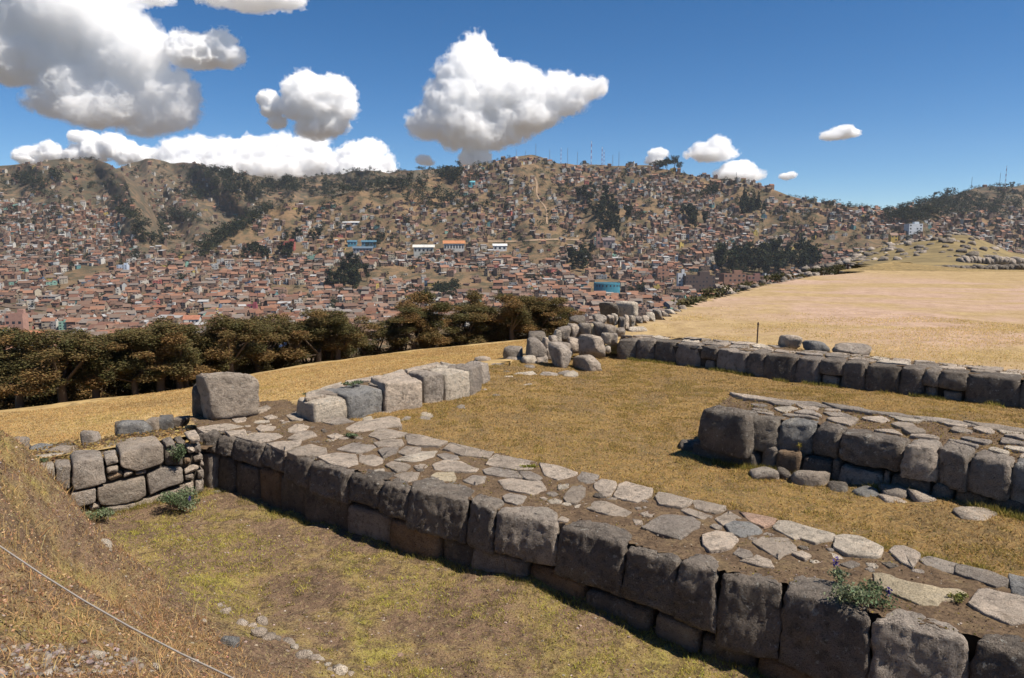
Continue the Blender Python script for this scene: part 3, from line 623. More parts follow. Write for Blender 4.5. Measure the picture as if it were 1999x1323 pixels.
# ------------------------------------------------------------------ second wall behind the court's left corner
sw = wall_root("thick low wall of pale squared blocks behind the left corner of the courtyard", W(780, 790, .08))
SW = [((613,788),(677,777),.48,'stone_white',.7),((680,817),(748,803),.54,'stone_blue',.9),((752,804),(824,796),.66,'stone_tan',1.0),((828,790),(866,785),.7,'stone_grey',.8),((869,784),(917,775),.68,'stone_white',.7),((919,773),(940,763),.7,'stone_grey',.6),((942,754),(956,748),.6,'stone_grey',.5)]
sfr = []
for i, (a, b, zt, mt, dp) in enumerate(SW):
    A, B = (W(*a, .48), W(*b, .48)) if i == 0 else (W(*a, .07), W(*b, .07)); A.z = B.z = 0; tv = (B - A).normalized(); nv = Vector((-tv.y, tv.x, 0)); nv = nv if nv.y > 0 else -nv
    sfr.append(A + nv * .34); sfr2 = B + nv * .34
    me = prism_mesh([A, B, B + nv * dp, A + nv * dp], zt + .1, r=.04, corner=.055, step=.07, bulge=.02, amp=.035, seed=850 + i, frame=Matrix.Translation((0, 0, zt)), dome=.03, levels=5)
    add_stone(sw, me, M[mt], label="white lichen-bleached block" if i == 4 else None)
sback = [(597,766),(670,743),(742,732),(787,721),(855,706),(892,712),(930,708)]
stop_ = sfr[:7]
spoly = stop_ + [W(u, v, .56) for u, v in reversed(sback)]
soil_sheet(sw, spoly, .5, amp=.03); pave(sw, spoly, .54, .5, 91, skip=.08, gap=.03)
add_stone(sw, prism_mesh([q + Vector((0, .1, 0)) for q in stop_] + [W(u, v, .56) - Vector((0, .1, 0)) for u, v in reversed(sback)], .8, r=.02, corner=.02, step=.5, amp=0, frame=Matrix.Translation((0, 0, .46))), M['core'], "rubble_core")
for i, (a, b, dz) in enumerate([((597,768),(668,745),.5), ((672,744),(742,733),.5), ((745,732),(787,722),.52), ((790,721),(855,707),.55), ((858,707),(892,713),.55)]):
    A, B = W(*a, dz), W(*b, dz); n = Vector((.12, -.4, 0))
    add_stone(sw, prism_mesh([A, B, B + n, A + n], 1.1, r=.05, corner=.07, step=.12, amp=.025, seed=870 + i, frame=Matrix.Translation((0, 0, dz + .03)), levels=4), M['stone_tan' if i % 2 else 'stone_white'])
# ------------------------------------------------------------------ free-standing boulders and rubble
def rock_px(u0, v0, u1, v1, dist, depth, label, cat="boulder", group=None, mat='stone_grey', seed=0, yaw=0, p=11, chops=5, amp=.06, name="boulder", lean=(0, 0), sub=3, sink=.04):
    """rock whose silhouette spans the traced box, standing at the given distance"""
    c = D((u0 + u1) / 2, v1, dist); w = (u1 - u0) * px_at(dist) * .5; h = (v1 - v0) * px_at(dist) * .5 + sink * .5
    if name in ("rock", "stone_slab") or cat in ("rock",): h = h * 1.15; sink = sink + h * .8; p = 16; w *= 1.0; yaw *= .4
    else: w = max(w * .45, (w - depth * .5 * abs(math.sin(yaw))) / math.cos(yaw))
    me = boulder_mesh(w, depth * .5, h, seed, sub, p, chops, amp, lean=lean)
    o = mesh_obj(name, me, M[mat], **thing(label, cat, group)); o['kind'] = 'thing'
    o.location = (c.x, c.y + depth * .25, c.z - sink); o.rotation_euler.z = yaw
    return o
def ground_dist(v, z): return (CAMZ - z) / ((ray(1000, v).z) / ray(1000, v).y * -1)
# the tall boulder on the corner
P = Matrix.Identity(4)
bp = W(445, 812, .1)
def face_block(name, front_px, zb, depth_vec, label, mat, seed, amp=.03, r=.05, **kw):
    """block from its traced front face (four or more pixels, lower-left first), standing on zb"""
    A, B = W(*front_px[0], zb), W(*front_px[1], zb); tv = (B - A); tv.z = 0; tv.normalize(); nv = Vector((tv.y, -tv.x, 0)); nv = nv if nv.y < 0 else -nv
    poly = []
    for u, v in front_px: q = on_plane(u, v, A, nv); poly.append(((q - A).dot(tv), q.z - zb))
    fr = Matrix(((tv.x, 0, nv.x, A.x), (tv.y, 0, nv.y, A.y), (0, 1, 0, zb), (0, 0, 0, 1)))
    fr = fr @ Matrix(((1, 0, depth_vec[0], 0), (0, 1, depth_vec[1], 0), (0, 0, 1, 0), (0, 0, 0, 1)))
    me = prism_mesh(poly, kw.get('depth', .8), r=r, corner=kw.get('corner', .08), step=.06, amp=amp, seed=seed, frame=fr, dome=.03, levels=8, bulge=.02)
    c = Vector((A.x + B.x, A.y + B.y, zb * 2)) / 2
    me.transform(Matrix.Translation(-c))
    o = mesh_obj(name, me, M[mat], **thing(label, 'boulder')); o.location = c; o['kind'] = 'thing'
    return o
rock_px(384, 716, 505, 814, 14.3, .72, "big upright grey boulder standing on the far left corner of the near wall", mat='stone_tan', seed=903, p=20, chops=4, amp=.085, yaw=.52, sub=4)
rock_px(373, 745, 408, 814, 14.5, .5, "dark broken boulder leaning against the left side of the big upright one", mat='stone_dark', seed=902, chops=8, amp=.09)
rock_px(154, 836, 194, 875, 13.1, .34, "small upright squared stone standing on the left wall's terrace", mat='stone_grey', seed=903, p=12, yaw=.2)
kerb = empty("kerb_row", W(280, 838, -.12), kind='thing', **thing("low row of squared kerb stones set in the grass left of the tall boulder", "kerb stones"))
for i, (u0, v0, u1, v1, mt) in enumerate([(232,826,284,849,'stone_blue'),(284,823,308,841,'stone_tan'),(309,819,336,837,'stone_blue'),(338,817,362,832,'stone_grey'),(225,826,233,842,'stone_dark')]):
    d = ground_dist(v1, -.12); o = rock_px(u0, v0, u1, v1, d, .3, "", mat=mt, seed=910 + i, p=18, chops=1, amp=.04, name="stone", yaw=.1); o.scale = (1.25, 1, 1.25)
    for k in ('label', 'category', 'kind'): del o[k]
    child_of(kerb, o)
flat = [(48,864,99,882,'stone_blue'),(92,869,150,886,'stone_tan'),(60,881,112,898,'stone_white'),(102,860,136,871,'stone_dark'),(120,888,156,900,'stone_white'),(186,868,214,882,'stone_tan'),(206,856,240,870,'stone_grey'),(230,852,268,866,'stone_tan'),(0,848,24,872,'stone_grey')]
for i, (u0, v0, u1, v1, mt) in enumerate(flat):
    lab = ["bluish flat slab on the terrace left of the small upright stone","tan flat slab in front of the small upright stone","whitish slab nearest the dry bank on the terrace","small dark slab at the edge of the grass, left of the small upright stone","pale broken slab above the lowest stones of the left wall","tan slab just right of the small upright stone","grey slab behind the largest stone of the left wall","thin tan slab below the kerb row","pale stone half hidden in the tall grass at the left edge"][i]
    rock_px(u0, v0, u1, v1, ground_dist((v0 + v1) / 2 + 6, -.1) if i < 8 else 8.0, .42, lab, "stone slab", mat=mt, seed=920 + i, chops=6, amp=.08, name="stone_slab", sink=.06)
ORD = ['nearest', 'second', 'third', 'fourth', 'fifth', 'sixth', 'seventh', 'eighth', 'ninth', 'tenth', 'eleventh', 'twelfth', 'thirteenth', 'fourteenth', 'fifteenth', 'sixteenth', 'seventeenth', 'eighteenth', 'nineteenth', 'twentieth'] + ['twenty-' + q for q in ('first', 'second', 'third', 'fourth', 'fifth', 'sixth', 'seventh', 'eighth')]
# ---- the curved ruin at the far left corner of the courtyard, block by block
ruin = empty("ruined_wall", D(1105, 700, 21), kind='thing', **thing("curved ruin of stacked rounded blocks at the far end of the courtyard", "ruin"))
RU = [(1031,662,1061,691,21.6,.6),(1059,659,1074,686,22.0,.5),(1073,652,1086,679,22.3,.5),(1083,647,1093,669,22.6,.5),(1092,638,1112,663,22.9,.6),(1111,634,1128,660,23.1,.6),(1127,630,1149,658,23.2,.6),(1148,630,1160,653,23.3,.5),(1160,629,1182,655,23.2,.6),(1183,632,1200,653,23.0,.5),(1187,650,1203,670,22.6,.5),
 (1020,694,1047,716,21.2,.6),(1046,689,1065,711,21.5,.5),(1111,659,1131,684,22.4,.5),(1088,668,1112,690,22.2,.5),(1176,650,1189,668,22.5,.4),(1064,680,1090,700,21.9,.4),(1090,652,1180,690,23.4,.5)]
for i, (u0, v0, u1, v1, d, dp) in enumerate(RU):
    o = rock_px(u0, v0, u1, v1, d, dp, "", mat=['stone_grey', 'stone_tan', 'stone_grey', 'stone_white'][i % 4] if i != 7 else 'stone_cream', seed=940 + i, p=13, chops=4, amp=.07, name="stone", yaw=.0); o.scale.x = 1.12; o.rotation_euler.z = .2
    for k in ('label', 'category', 'kind'): del o[k]
    child_of(ruin, o)
rock_px(1067,669,1119,718,20.7,.75,"large squared boulder fallen before the curved ruin, left side dark",mat='stone_grey',seed=961,p=14,chops=4,yaw=.55)
rock_px(1130,655,1179,695,21.6,.8,"tall block at the right end of the curved ruin with a dark left face",mat='stone_tan',seed=962,p=16,chops=2,yaw=.6,amp=.04)
rock_px(1121,691,1172,721,20.4,.8,"low squared block lying at the foot of the curved ruin",mat='stone_tan',seed=963,p=14,chops=3,yaw=.55)
rock_px(984,678,1024,702,22.0,.7,"angular grey rock at the left of the curved ruin",mat='stone_grey',seed=964,p=10,chops=6)
rock_px(1030,646,1068,664,23.6,.8,"flat topped rock behind the left end of the curved ruin",mat='stone_dark',seed=965,p=10,chops=6)
rock_px(1115,617,1144,632,26,.8,"dark low rock at the edge above the town, behind the curved ruin",mat='stone_dark',seed=966,chops=6)
rock_px(1180,588,1207,616,27,.8,"tilted dark upright boulder, left one of the pair above the ruin",mat='stone_dark',seed=967,p=12,chops=4,yaw=.6,lean=(-.3,0))
rock_px(1207,590,1251,617,27,.9,"pale upright boulder with a black left face, right one of the pair above the ruin",mat='stone_white',seed=968,p=14,chops=3,yaw=.75)
rock_px(1181,674,1193,686,22.2,.25,"small white stone in the dark gap at the left end of the back wall",mat='stone_white',seed=969,sub=2)
rock_px(1526,652,1571,678,20.5,.7,"rugged brownish boulder lying on the back wall's edge",mat='stone_tan',seed=970,p=7,chops=9,amp=.12)
rock_px(1575,664,1622,687,19.9,.7,"smooth rounded bluish boulder on the back wall's edge",mat='stone_blue',seed=971,p=5,chops=3,amp=.05)
rock_px(1630,672,1698,692,19.5,.7,"long low grey boulder on the back wall's edge, right of the smooth one",mat='stone_grey',seed=972,p=8,chops=8,amp=.1)
rock_px(392,956,440,992,12.6,.45,"rounded grey stone lying in the inner corner of the near wall beside the green bush",mat='stone_grey',seed=973,p=6,chops=6,yaw=.3)
rock_px(414,984,436,996,12.2,.2,"small orange-brown stone at the foot of the rounded corner stone",mat='stone_pink',seed=974,sub=2,name="rock",cat="rock")
# row of half-buried stones in front of the middle wall
mrow = [(1468,905,1524,930,-.02,'stone_grey',"pale flat stone lying in the grass, leftmost of the row before the middle wall"),(1522,912,1548,930,-.02,'stone_dark',"small dark stone in the row before the middle wall"),(1546,908,1624,946,-.02,'stone_tan',"large flat topped stone in the row before the middle wall"),
 (1618,934,1662,958,0,'stone_dark',"black weathered stone right of the flat topped one"),(1668,943,1718,970,0,'stone_blue',"bluish pointed stone lying in the grass before the middle wall"),(1728,940,1786,966,.06,'stone_grey',"long flat slab leaning toward the middle wall's foot"),
 (1788,956,1838,978,.08,'stone_tan',"flat tan slab right of the long one at the middle wall"),(1730,966,1780,984,.03,'stone_tan',"broken pale stone half buried in the grass"),(1810,984,1858,1000,.03,'stone_grey',"thin stone edge showing through the grass"),
 (1916,958,1992,992,.1,'stone_brown',"pitted brown boulder at the right end of the middle wall"),(1975,994,2020,1016,.05,'stone_white',"white stone at the right edge of the courtyard grass"),(1870,992,1970,1016,.04,'stone_tan',"long broken pale ledge in the grass before the pitted brown boulder")]
for i, (u0, v0, u1, v1, z, mt, lab) in enumerate(mrow):
    rock_px(u0, v0, u1, v1, ground_dist(v1 - 2, z), .42, lab, "rock", mat=mt, seed=980 + i, p=7, chops=9, amp=.1, name="rock", yaw=-.5, sink=.06)
rock_px(1325, 842, 1392, 886, 12.75, .5, "low rock ledge in the shade at the left end of the middle wall", "rock", mat='stone_dark', seed=1003, p=8, chops=6, amp=.07, name="rock", yaw=-.5)
# rubble between the second wall and the ruin, and the line of flat stones along the court
rub = [(940,700,985,722),(960,716,1000,736),(980,690,1030,706),(998,716,1050,742),(1048,718,1092,740),(1090,714,1122,736),(1038,734,1070,748),(1008,744,1044,760),(972,730,1006,744),(944,736,978,756),(930,756,962,770),(880,772,918,786),(846,782,884,796),(814,800,852,816),(782,808,808,824),(812,806,838,822),(905,700,945,714),(925,690,958,700),(1100,722,1130,734),(884,788,910,798),(950,764,984,776),(986,752,1014,764),(740,800,766,808),(700,812,730,822),(1020,706,1046,718),(905,760,935,772)]
for i, (u0, v0, u1, v1) in enumerate(rub):
    rock_px(u0, v0, u1, v1, ground_dist((v0 + v1) / 2 + 4, .05), .55, f"{['grey', 'bluish', 'tan', 'whitish', 'grey'][i % 5]} flat stone of the tumbled row, {ORD[sorted(range(len(rub)), key=lambda q: -rub[q][0]).index(i)]} from the curved ruin", "rock", "tumbled flat stones along the courtyard's far left side", mat=['stone_grey', 'stone_blue', 'stone_tan', 'stone_white', 'stone_grey'][i % 5], seed=1010 + i, p=7, chops=9, amp=.1, name="rock", sink=.06, yaw=rnd.uniform(-.4, .4), sub=2)
# terrace edge running from the ruin to the right: rounded blocks
edge = [(1160,615,1187,631,24.6),(1186,615,1198,630,24.8),(1196,613,1208,632,24.9),(1208,617,1219,641,24.6),(1218,614,1228,641,24.8),(1227,615,1240,637,25.4),(1239,618,1254,634,26),(1253,616,1266,630,26.6),(1264,612,1280,628,27.2),(1277,603,1294,622,28),(1292,608,1304,620,28.6),(1302,604,1318,616,29.6),(1316,602,1330,612,30.6),(1328,596,1342,608,32),(1225,638,1266,650,24.2),(1200,640,1222,656,23.6)]
for i, (u0, v0, u1, v1, d) in enumerate(edge):
    rock_px(u0, v0, u1, v1, d, .7, f"rounded {['grey', 'tan', 'whitish'][i % 3]} block of the terrace edge, {ORD[sorted(range(len(edge)), key=lambda q: edge[q][0]).index(i)]} counted from the ruin", "boulder", "terrace edge blocks right of the ruin", mat=['stone_grey', 'stone_tan', 'stone_white'][i % 3], seed=1040 + i, p=14, chops=6, amp=.1, sub=3)
# rocky rim of the field up to the rocky knoll; shapes shared by twelve meshes
protos = [boulder_mesh(1, .9, .8, 1060 + k, 2, 14, 12, .16) for k in range(12)]
for me in protos: me.materials.append(M[['stone_dark', 'stone_face', 'stone_dark', 'stone_grey'][protos.index(me) % 4]])
pale = [boulder_mesh(1, .9, .8, 1080 + k, 2, 14, 10, .14) for k in range(6)]
for k, me in enumerate(pale): me.materials.append(M['stone_white' if k % 2 else 'stone_tan'])
def scatter_rock(p, s, label, group, zs=1.0, name="boulder"):
    o = mesh_obj(name, rnd.choice(pale if name == 'rock' else protos), None, **thing(label, "boulder", group)); o['kind'] = 'thing'
    o.location = p; o.scale = (s * rnd.uniform(.8, 1.3), s * rnd.uniform(.8, 1.2), s * zs * rnd.uniform(.7, 1.2)); o.rotation_euler = (rnd.uniform(-.2, .2), rnd.uniform(-.2, .2), rnd.uniform(0, 6.28))
    return o
rim = [(1340, 596, .6), (1390, 582, .75), (1425, 572, .85), (1470, 563, .95), (1500, 553, 1.0), (1545, 545, 1.0), (1590, 534, 1.05), (1640, 530, 1.1), (1690, 528, 1.1)]
for k in range(58):
    tq = rnd.random() ** .8 * (len(rim) - 1.001); i = int(tq); f = tq - i
    u = rim[i][0] + (rim[i + 1][0] - rim[i][0]) * f + rnd.gauss(0, 10); v = rim[i][1] + (rim[i + 1][1] - rim[i][1]) * f - rnd.uniform(-1, 8); z = rim[i][2]
    q = W(u, max(v, 512), z - .1); q2 = D(u, v, min(q.y, 78)); scatter_rock(q2 - Vector((0, 0, .25)), rnd.uniform(.09, .30) * (q2.y / 45) ** .5, "grey boulder in the rocky rim along the far left side of the dry field", "boulders along the rim of the field", .9)
rock_px(1573,530,1601,546,60,1.2,"lone squared boulder with a black left side on the far left corner of the field",mat='stone_grey',seed=1071,p=14,chops=3,yaw=.6)
rock_px(1405,556,1432,577,42,1.0,"dark hollow boulder among the rubble at the field's left rim",mat='stone_tan',seed=1072,p=7,chops=6,amp=.12)
# knoll behind the field
t = NT('knoll_grass', 1.0); p = t.pos(); col = t.ramp(t.noise(p, .35, 6, .65), [(0.3, (.11, .085, .045)), (.5, (.19, .145, .07)), (.7, (.27, .20, .09))]); t.base(col); M['knoll'] = t.m
KP = [(-300,0),(1480,545),(1560,530),(1620,512),(1680,492),(1740,480),(1800,468),(1840,458),(1880,462),(1920,476),(1960,492),(2020,500),(2200,505)]
def knoll_h(x, y):
    y = np.asarray(y, float); x = np.asarray(x, float); u = x / y * FPX + 999.5
    top = np.interp(u, [q[0] for q in KP[1:]], [q[1] for q in KP[1:]]); zt = CAMZ + (HOR - top) / FPX * 120
    s = np.clip((y - 72) / 48, 0, 1); s = s * s * (3 - 2 * s); back = np.clip((y - 120) / 30, 0, 1)
    return 1.0 + (zt - 1.0) * s * (1 - back) - back * 14 + (fbm(x * .12, y * .12, 4) - .5) * 1.6 * s - .35 * (1 - s)
sheet("knoll", [(37, 71), (130, 71), (190, 148), (64, 148)], knoll_h, 1.6, M['knoll'])
for k in range(230):
    u = rnd.choice([rnd.uniform(1560, 1760), rnd.uniform(1640, 1900), rnd.uniform(1760, 1960)]); y = rnd.uniform(88, 121); x = (u - 999.5) / FPX * y
    scatter_rock((x, y, float(knoll_h(x, y)) - .25), rnd.uniform(.18, .62), "grey rock outcrop on the rocky knoll behind the dry field", "rocks covering the knoll", .8)
# terrace walls at the far right edge of the field
def dry_wall(u0, v0, u1, v1, dist, label, hgt, mat):
    A, B = D(u0, v0, dist), D(u1, v1, dist * .97); n = 30; root = empty("terrace_wall", A.lerp(B, .5), kind='thing', **thing(label, "wall"))
    for k in range(n):
        q = A.lerp(B, (k + rnd.uniform(.3, .7)) / n); me = boulder_mesh((B - A).length / n * rnd.uniform(.5, .85), .7, hgt * rnd.uniform(.36, .52), 1100 + k, 2, 16, 5, .1); o = mesh_obj("stone", me, M[mat])
        o.location = q - Vector((0, 0, hgt * .55)); child_of(root, o)
dry_wall(1872, 506, 2120, 510, 84, "upper dark terrace wall at the far right edge of the field", 1.1, 'stone_grey')
dry_wall(1812, 524, 2120, 516, 76, "lower dark terrace wall at the far right edge of the field", .8, 'stone_dark')
# ---- iron post on the edge of the back wall, two little posts on the far side of the field
def post(u, v0, v1, dist, label, r=.02):
    b = D(u, v1, dist); tpt = D(u + 2, v0, dist); root = empty("iron_post", b, **thing(label, "post"))
    bm = bmesh.new(); L = (tpt - b).length + .1
    bmesh.ops.create_cone(bm, cap_ends=True, segments=8, radius1=r, radius2=r * .9, depth=L); me = bpy.data.meshes.new("shaft"); bm.to_mesh(me); bm.free()
    o = mesh_obj("shaft", me, M['rust']); o.parent = root; o.rotation_euler = ((tpt - b).to_track_quat('Z', 'Y').to_euler()); o.location = (tpt - b) * .5
    bm = bmesh.new(); bmesh.ops.create_cone(bm, cap_ends=True, segments=8, radius1=r * 1.6, radius2=r * 1.3, depth=.04); me = bpy.data.meshes.new("cap"); bm.to_mesh(me); bm.free()
    o = mesh_obj("cap", me, M['rust']); o.parent = root; o.location = tpt - b
post(1478, 632, 667, 21.2, "thin rusty iron post on the grassy edge behind the back wall", .022)
post(1654, 516, 541, 63, "short pale post beside the rocky rim at the far side of the field", .1)
# ---- slack rope across the dry bank
cu = bpy.data.curves.new("rope", 'CURVE'); cu.dimensions = '3D'; cu.bevel_depth = .0055; cu.bevel_resolution = 2; sp = cu.splines.new('POLY')
r0_, r1_ = D(0, 1066, 4.7), D(455, 1324, 3.85); rp = [r0_ + (r1_ - r0_) * f - Vector((0, 0, .05 * (1 - (2 * f - 1) ** 2))) for f in (-.3, -.15, 0, .2, .4, .6, .8, 1, 1.2)]
sp.points.add(len(rp) * 6 - 6)
for k in range(len(rp) * 6 - 5):
    i = min(k // 6, len(rp) - 2); f = k / 6 - i; q = rp[i].lerp(rp[i + 1], f); sp.points[k].co = (q.x, q.y, q.z, 1)
cu.materials.append(M['rope']); ro = bpy.data.objects.new("rope", cu); COL.objects.link(ro); dg = bpy.context.evaluated_depsgraph_get()
rme = bpy.data.meshes.new_from_object(ro.evaluated_get(dg)); bpy.data.objects.remove(ro); mesh_obj("rope", rme, M['rope'], **thing("grey twisted guard rope stretched across the dry grass at the lower left", "rope"))
# ---- loose stones on the lower ground and bank
loose = [(386,1200,406,1220,"grey angular stone on the dry bank beside a dark hollow"),(420,1232,466,1262,"blue-grey flat stone on the dry bank"),(282,1286,314,1308,"pale oval stone below the rope"),(362,1276,386,1300,"white stone touching the rope"),(252,1182,276,1206,"pale stone just above the rope"),(664,1130,716,1152,"flat grey stone in the middle of the lower grass"),
 (190,1046,216,1068,"pale stone at the right edge of the dry bank"),(232,1250,252,1264,"small white pebble under the rope"),(154,1260,196,1290,"pale rubble piece at the bottom left"),(60,1240,100,1258,"pale flat rubble at the lower left"),(30,1222,64,1240,"grey rubble piece near the left edge"),(248,1304,272,1322,"pale stone at the bottom edge below the rope"),(216,1300,236,1320,"whitish stone at the bottom edge left of the oval one"),
 (460,1260,480,1272,"small white stone beside the flat blue-grey one"),(770,1272,798,1286,"orange-tinted stone at the bottom of the lower grass"),(500,1030,516,1044,"small white stone near the near wall's shade"),(120,1296,150,1318,"grey rubble piece by the bottom edge"),(6,1252,40,1276,"grey rubble at the left bottom edge")]
for i, (u0, v0, u1, v1, lab) in enumerate(loose):
    q = None; d = 4.0
    for _ in range(60):          # walk along the ray to the ground
        q = D((u0 + u1) / 2, v1 - 3, d)
        if q.z <= float(low_h(q.x, q.y)): break
        d += .15
    rock_px(u0, v0, u1, v1, d, (u1 - u0) * px_at(d) * .7, lab, "rock", mat=['stone_white', 'stone_blue', 'stone_white', 'stone_white', 'stone_tan', 'stone_grey'][i % 6] if i != 14 else 'stone_pink', seed=1150 + i, p=6, chops=7, amp=.09, name="rock", sink=.02, sub=2, yaw=rnd.uniform(-.5, .5))
# line of small stones at the foot of the bank
for k in range(22):
    f = k / 21; u = 430 + 250 * f + rnd.gauss(0, 5); v = 1190 + 135 * f + rnd.gauss(0, 4); d = 4
    while D(u, v, d).z > float(low_h(*D(u, v, d)[:2])): d += .1
    q = D(u, v, d); s = rnd.uniform(.03, .09)
    o = scatter_rock(q - Vector((0, 0, s * .5)), s, "small pale stone in the broken line at the foot of the dry bank", "line of small stones at the foot of the bank", 1, "rock"); o['category'] = "rock"
# ------------------------------------------------------------------ valley and hills
DS = 0.7
def vD(u, v, dist):
    a = (u - 999.5) / FPX; b = (661.5 - v) / FPX; k = dist / (CT + b * ST)
    return np.stack([a * k, np.broadcast_to(dist, np.shape(k)), CAMZ + (-ST + b * CT) * k], -1)
class Layer:
    def __init__(s, ridge, prof, vbot, fold=.03, seed=0, u0=-350, u1=2350, fw_=70):
        s.r = np.array(ridge, float); s.p = np.array(prof, float); s.vb = vbot; s.fold = fold; s.sd = seed; s.u0, s.u1, s.fw = u0, u1, fw_
    def ridge(s, u): return np.interp(u, s.r[:, 0], s.r[:, 1]) + (vnoise(np.asarray(u) / 23. + s.sd, np.asarray(u) * 0 + s.sd) - .5) * 5
    def dist(s, u, v):
        d = np.interp(-np.asarray(v, float), -s.p[:, 0], s.p[:, 1]) * DS
        w = np.clip((s.p[0, 0] - v) / 60., 0, 1) * np.clip((600 - v) / 90., .12, 1)
        uu = np.asarray(u) + (v - 400) * .35 * np.sin(np.asarray(u) / 240. + s.sd)
        n = (fbm(uu / s.fw + s.sd * 3.3, np.asarray(v) / 110. + s.sd, 4) - .5) * 2 * s.fold + (fbm(uu / 22. + s.sd, np.asarray(v) / 30., 3) - .5) * s.fold * .35
        return d * (1 + n * w)
    def at(s, u, v): return vD(np.asarray(u, float), np.asarray(v, float), s.dist(u, v))
    def mesh(s, name, mat):
        us = np.arange(s.u0, s.u1 + 1, 7.); ts = np.linspace(0, 1, 100)
        rg_ = s.ridge(us); U = np.repeat(us[:, None], 100, 1); V = s.vb + (rg_[:, None] - s.vb) * ts[None]
        P = s.at(U, V)
        e = P[:, -1:]; bk = [e + np.array([e_x, e_y, e_z]) for e_x, e_y, e_z in ((0, 60, -18), (0, 200, -140))]
        P = np.concatenate([P] + bk, 1); n, m = P.shape[:2]; ii = np.arange(n * m).reshape(n, m)
        f = np.stack([ii[:-1, :-1], ii[1:, :-1], ii[1:, 1:], ii[:-1, 1:]], -1).reshape(-1, 4)
        return mesh_obj(name, np_mesh(name, P.reshape(-1, 3), f, smooth=True), mat, kind='structure')
def hill_mat(name, grass, dark, thr):
    t = NT(name, 1.0); p = t.pos(); a = t.noise(p, .009, 7, .62, .3); b = t.noise(p, .05, 5, .7); c = t.noise(p, .25, 4, .7)
    col = t.ramp(a, [(.34, tuple(x * .62 for x in grass)), (.5, grass), (.66, (grass[0] * 1.4, grass[1] * 1.33, grass[2] * 1.25))])
    col = t.mix(t.ramp(b, [(thr - .05, .0), (thr + .05, .85)]), col, dark); col = t.mix(t.ramp(c, [(.55, .0), (.65, .6)]), col, tuple(x * 1.2 for x in dark))
    t.base(col); t.bump(b, .8, 3.0); t.bump(c, .8, .8); return t.m
M['valley'] = hill_mat('valley_slopes', (.16, .105, .058), (.062, .056, .032), .52)
M['range'] = hill_mat('far_range', (.15, .10, .06), (.058, .055, .036), .48)
MAINR = [(-350,520),(0,515),(200,508),(340,496),(390,489),(430,462),(470,430),(520,403),(600,387),(700,374),(800,356),(860,341),(900,329),(960,317),(1000,307),(1040,303),(1090,319),(1150,322),(1270,324),(1330,336),(1400,350),(1460,354),(1500,366),(1540,382),(1600,396),(1650,403),(1700,407),(1760,407),(1830,418),(2000,428),(2350,430)]
VPROF = [(780,540),(720,700),(680,840),(640,1000),(600,1200),(560,1420),(520,1620),(490,1740),(470,1820),(440,1900),(400,2020),(350,2170),(300,2320)]
main = Layer(MAINR, VPROF, 790, .035, 1)
spur = Layer([(-350,330),(-100,325),(0,325),(60,318),(120,312),(180,310),(215,322),(240,340),(262,390),(270,434),(300,462),(340,492),(380,505)], [(535,1650),(500,1760),(450,1980),(400,2200),(310,2560)], 535, .085, 5, -350, 380, 75)
mid = Layer([(150,350),(220,328),(250,322),(285,308),(300,309),(335,320),(360,315),(385,318),(420,332),(460,336),(500,345),(540,352),(575,346),(620,342),(680,336),(720,332),(760,336),(800,333),(850,329),(900,326),(960,330)], [(530,1800),(490,1960),(440,2350),(400,2600),(308,3100)], 530, .11, 9, 130, 960, 60)
east = Layer([(1690,430),(1740,416),(1790,402),(1850,382),(1900,369),(1940,363),(1999,362),(2100,350),(2350,340)], [(470,1900),(430,2150),(360,2700)], 470, .04, 13, 1690, 2350, 60)
main.mesh("valley_and_hill", M['valley']); spur.mesh("left_hill", M['range']); mid.mesh("far_hills", M['range']); east.mesh("right_hill", M['range'])
def layer_at(u, v):
    """nearest layer that shows at this direction"""
    if v > float(main.ridge(u)): return main
    if u < 380 and v > float(spur.ridge(u)): return spur
    if u > 1690 and v > float(east.ridge(u)): return east
    if 130 < u < 960 and v > float(mid.ridge(u)): return mid
    return None
# far plain under everything, so that the ground reaches the horizon
xs = np.linspace(-2500, 2500, 30); X, Y = np.meshgrid(xs, np.linspace(60, 2450, 30), indexing='ij'); ii = np.arange(900).reshape(30, 30)
mesh_obj("valley_floor", np_mesh("valley_floor", np.stack([X, Y, -190 + 0 * X], -1).reshape(-1, 3), np.stack([ii[:-1, :-1], ii[1:, :-1], ii[1:, 1:], ii[:-1, 1:]], -1).reshape(-1, 4)), M['valley'], kind='structure')
far_p = np_mesh("far_plain", [(-9000, 2620, -195), (9000, 2620, -195), (14000, 19000, -195), (-14000, 19000, -195)], [(0, 1, 2, 3)]); mesh_obj("far_plain", far_p, M['valley'], kind='structure')
# the hillside between the lip of the grass and the town
HV = []
for u in np.linspace(-900, 2500, 120):
    for k, (v, d) in enumerate([(1500, 42), (1010, 62), (920, 110), (860, 190), (815, 300), (770, 470)]):
        dd = d * (DS if d > 400 else 1); HV.append(vD(np.array(u), np.array(v + 3.), np.array(float(dd) * (1.0 if d < 400 else 1.0))))
HV = np.array(HV); ii = np.arange(720).reshape(120, 6)
mesh_obj("hillside", np_mesh("hillside", HV, np.stack([ii[:-1, :-1], ii[1:, :-1], ii[1:, 1:], ii[:-1, 1:]], -1).reshape(-1, 4), smooth=True), M['valley'], kind='structure')

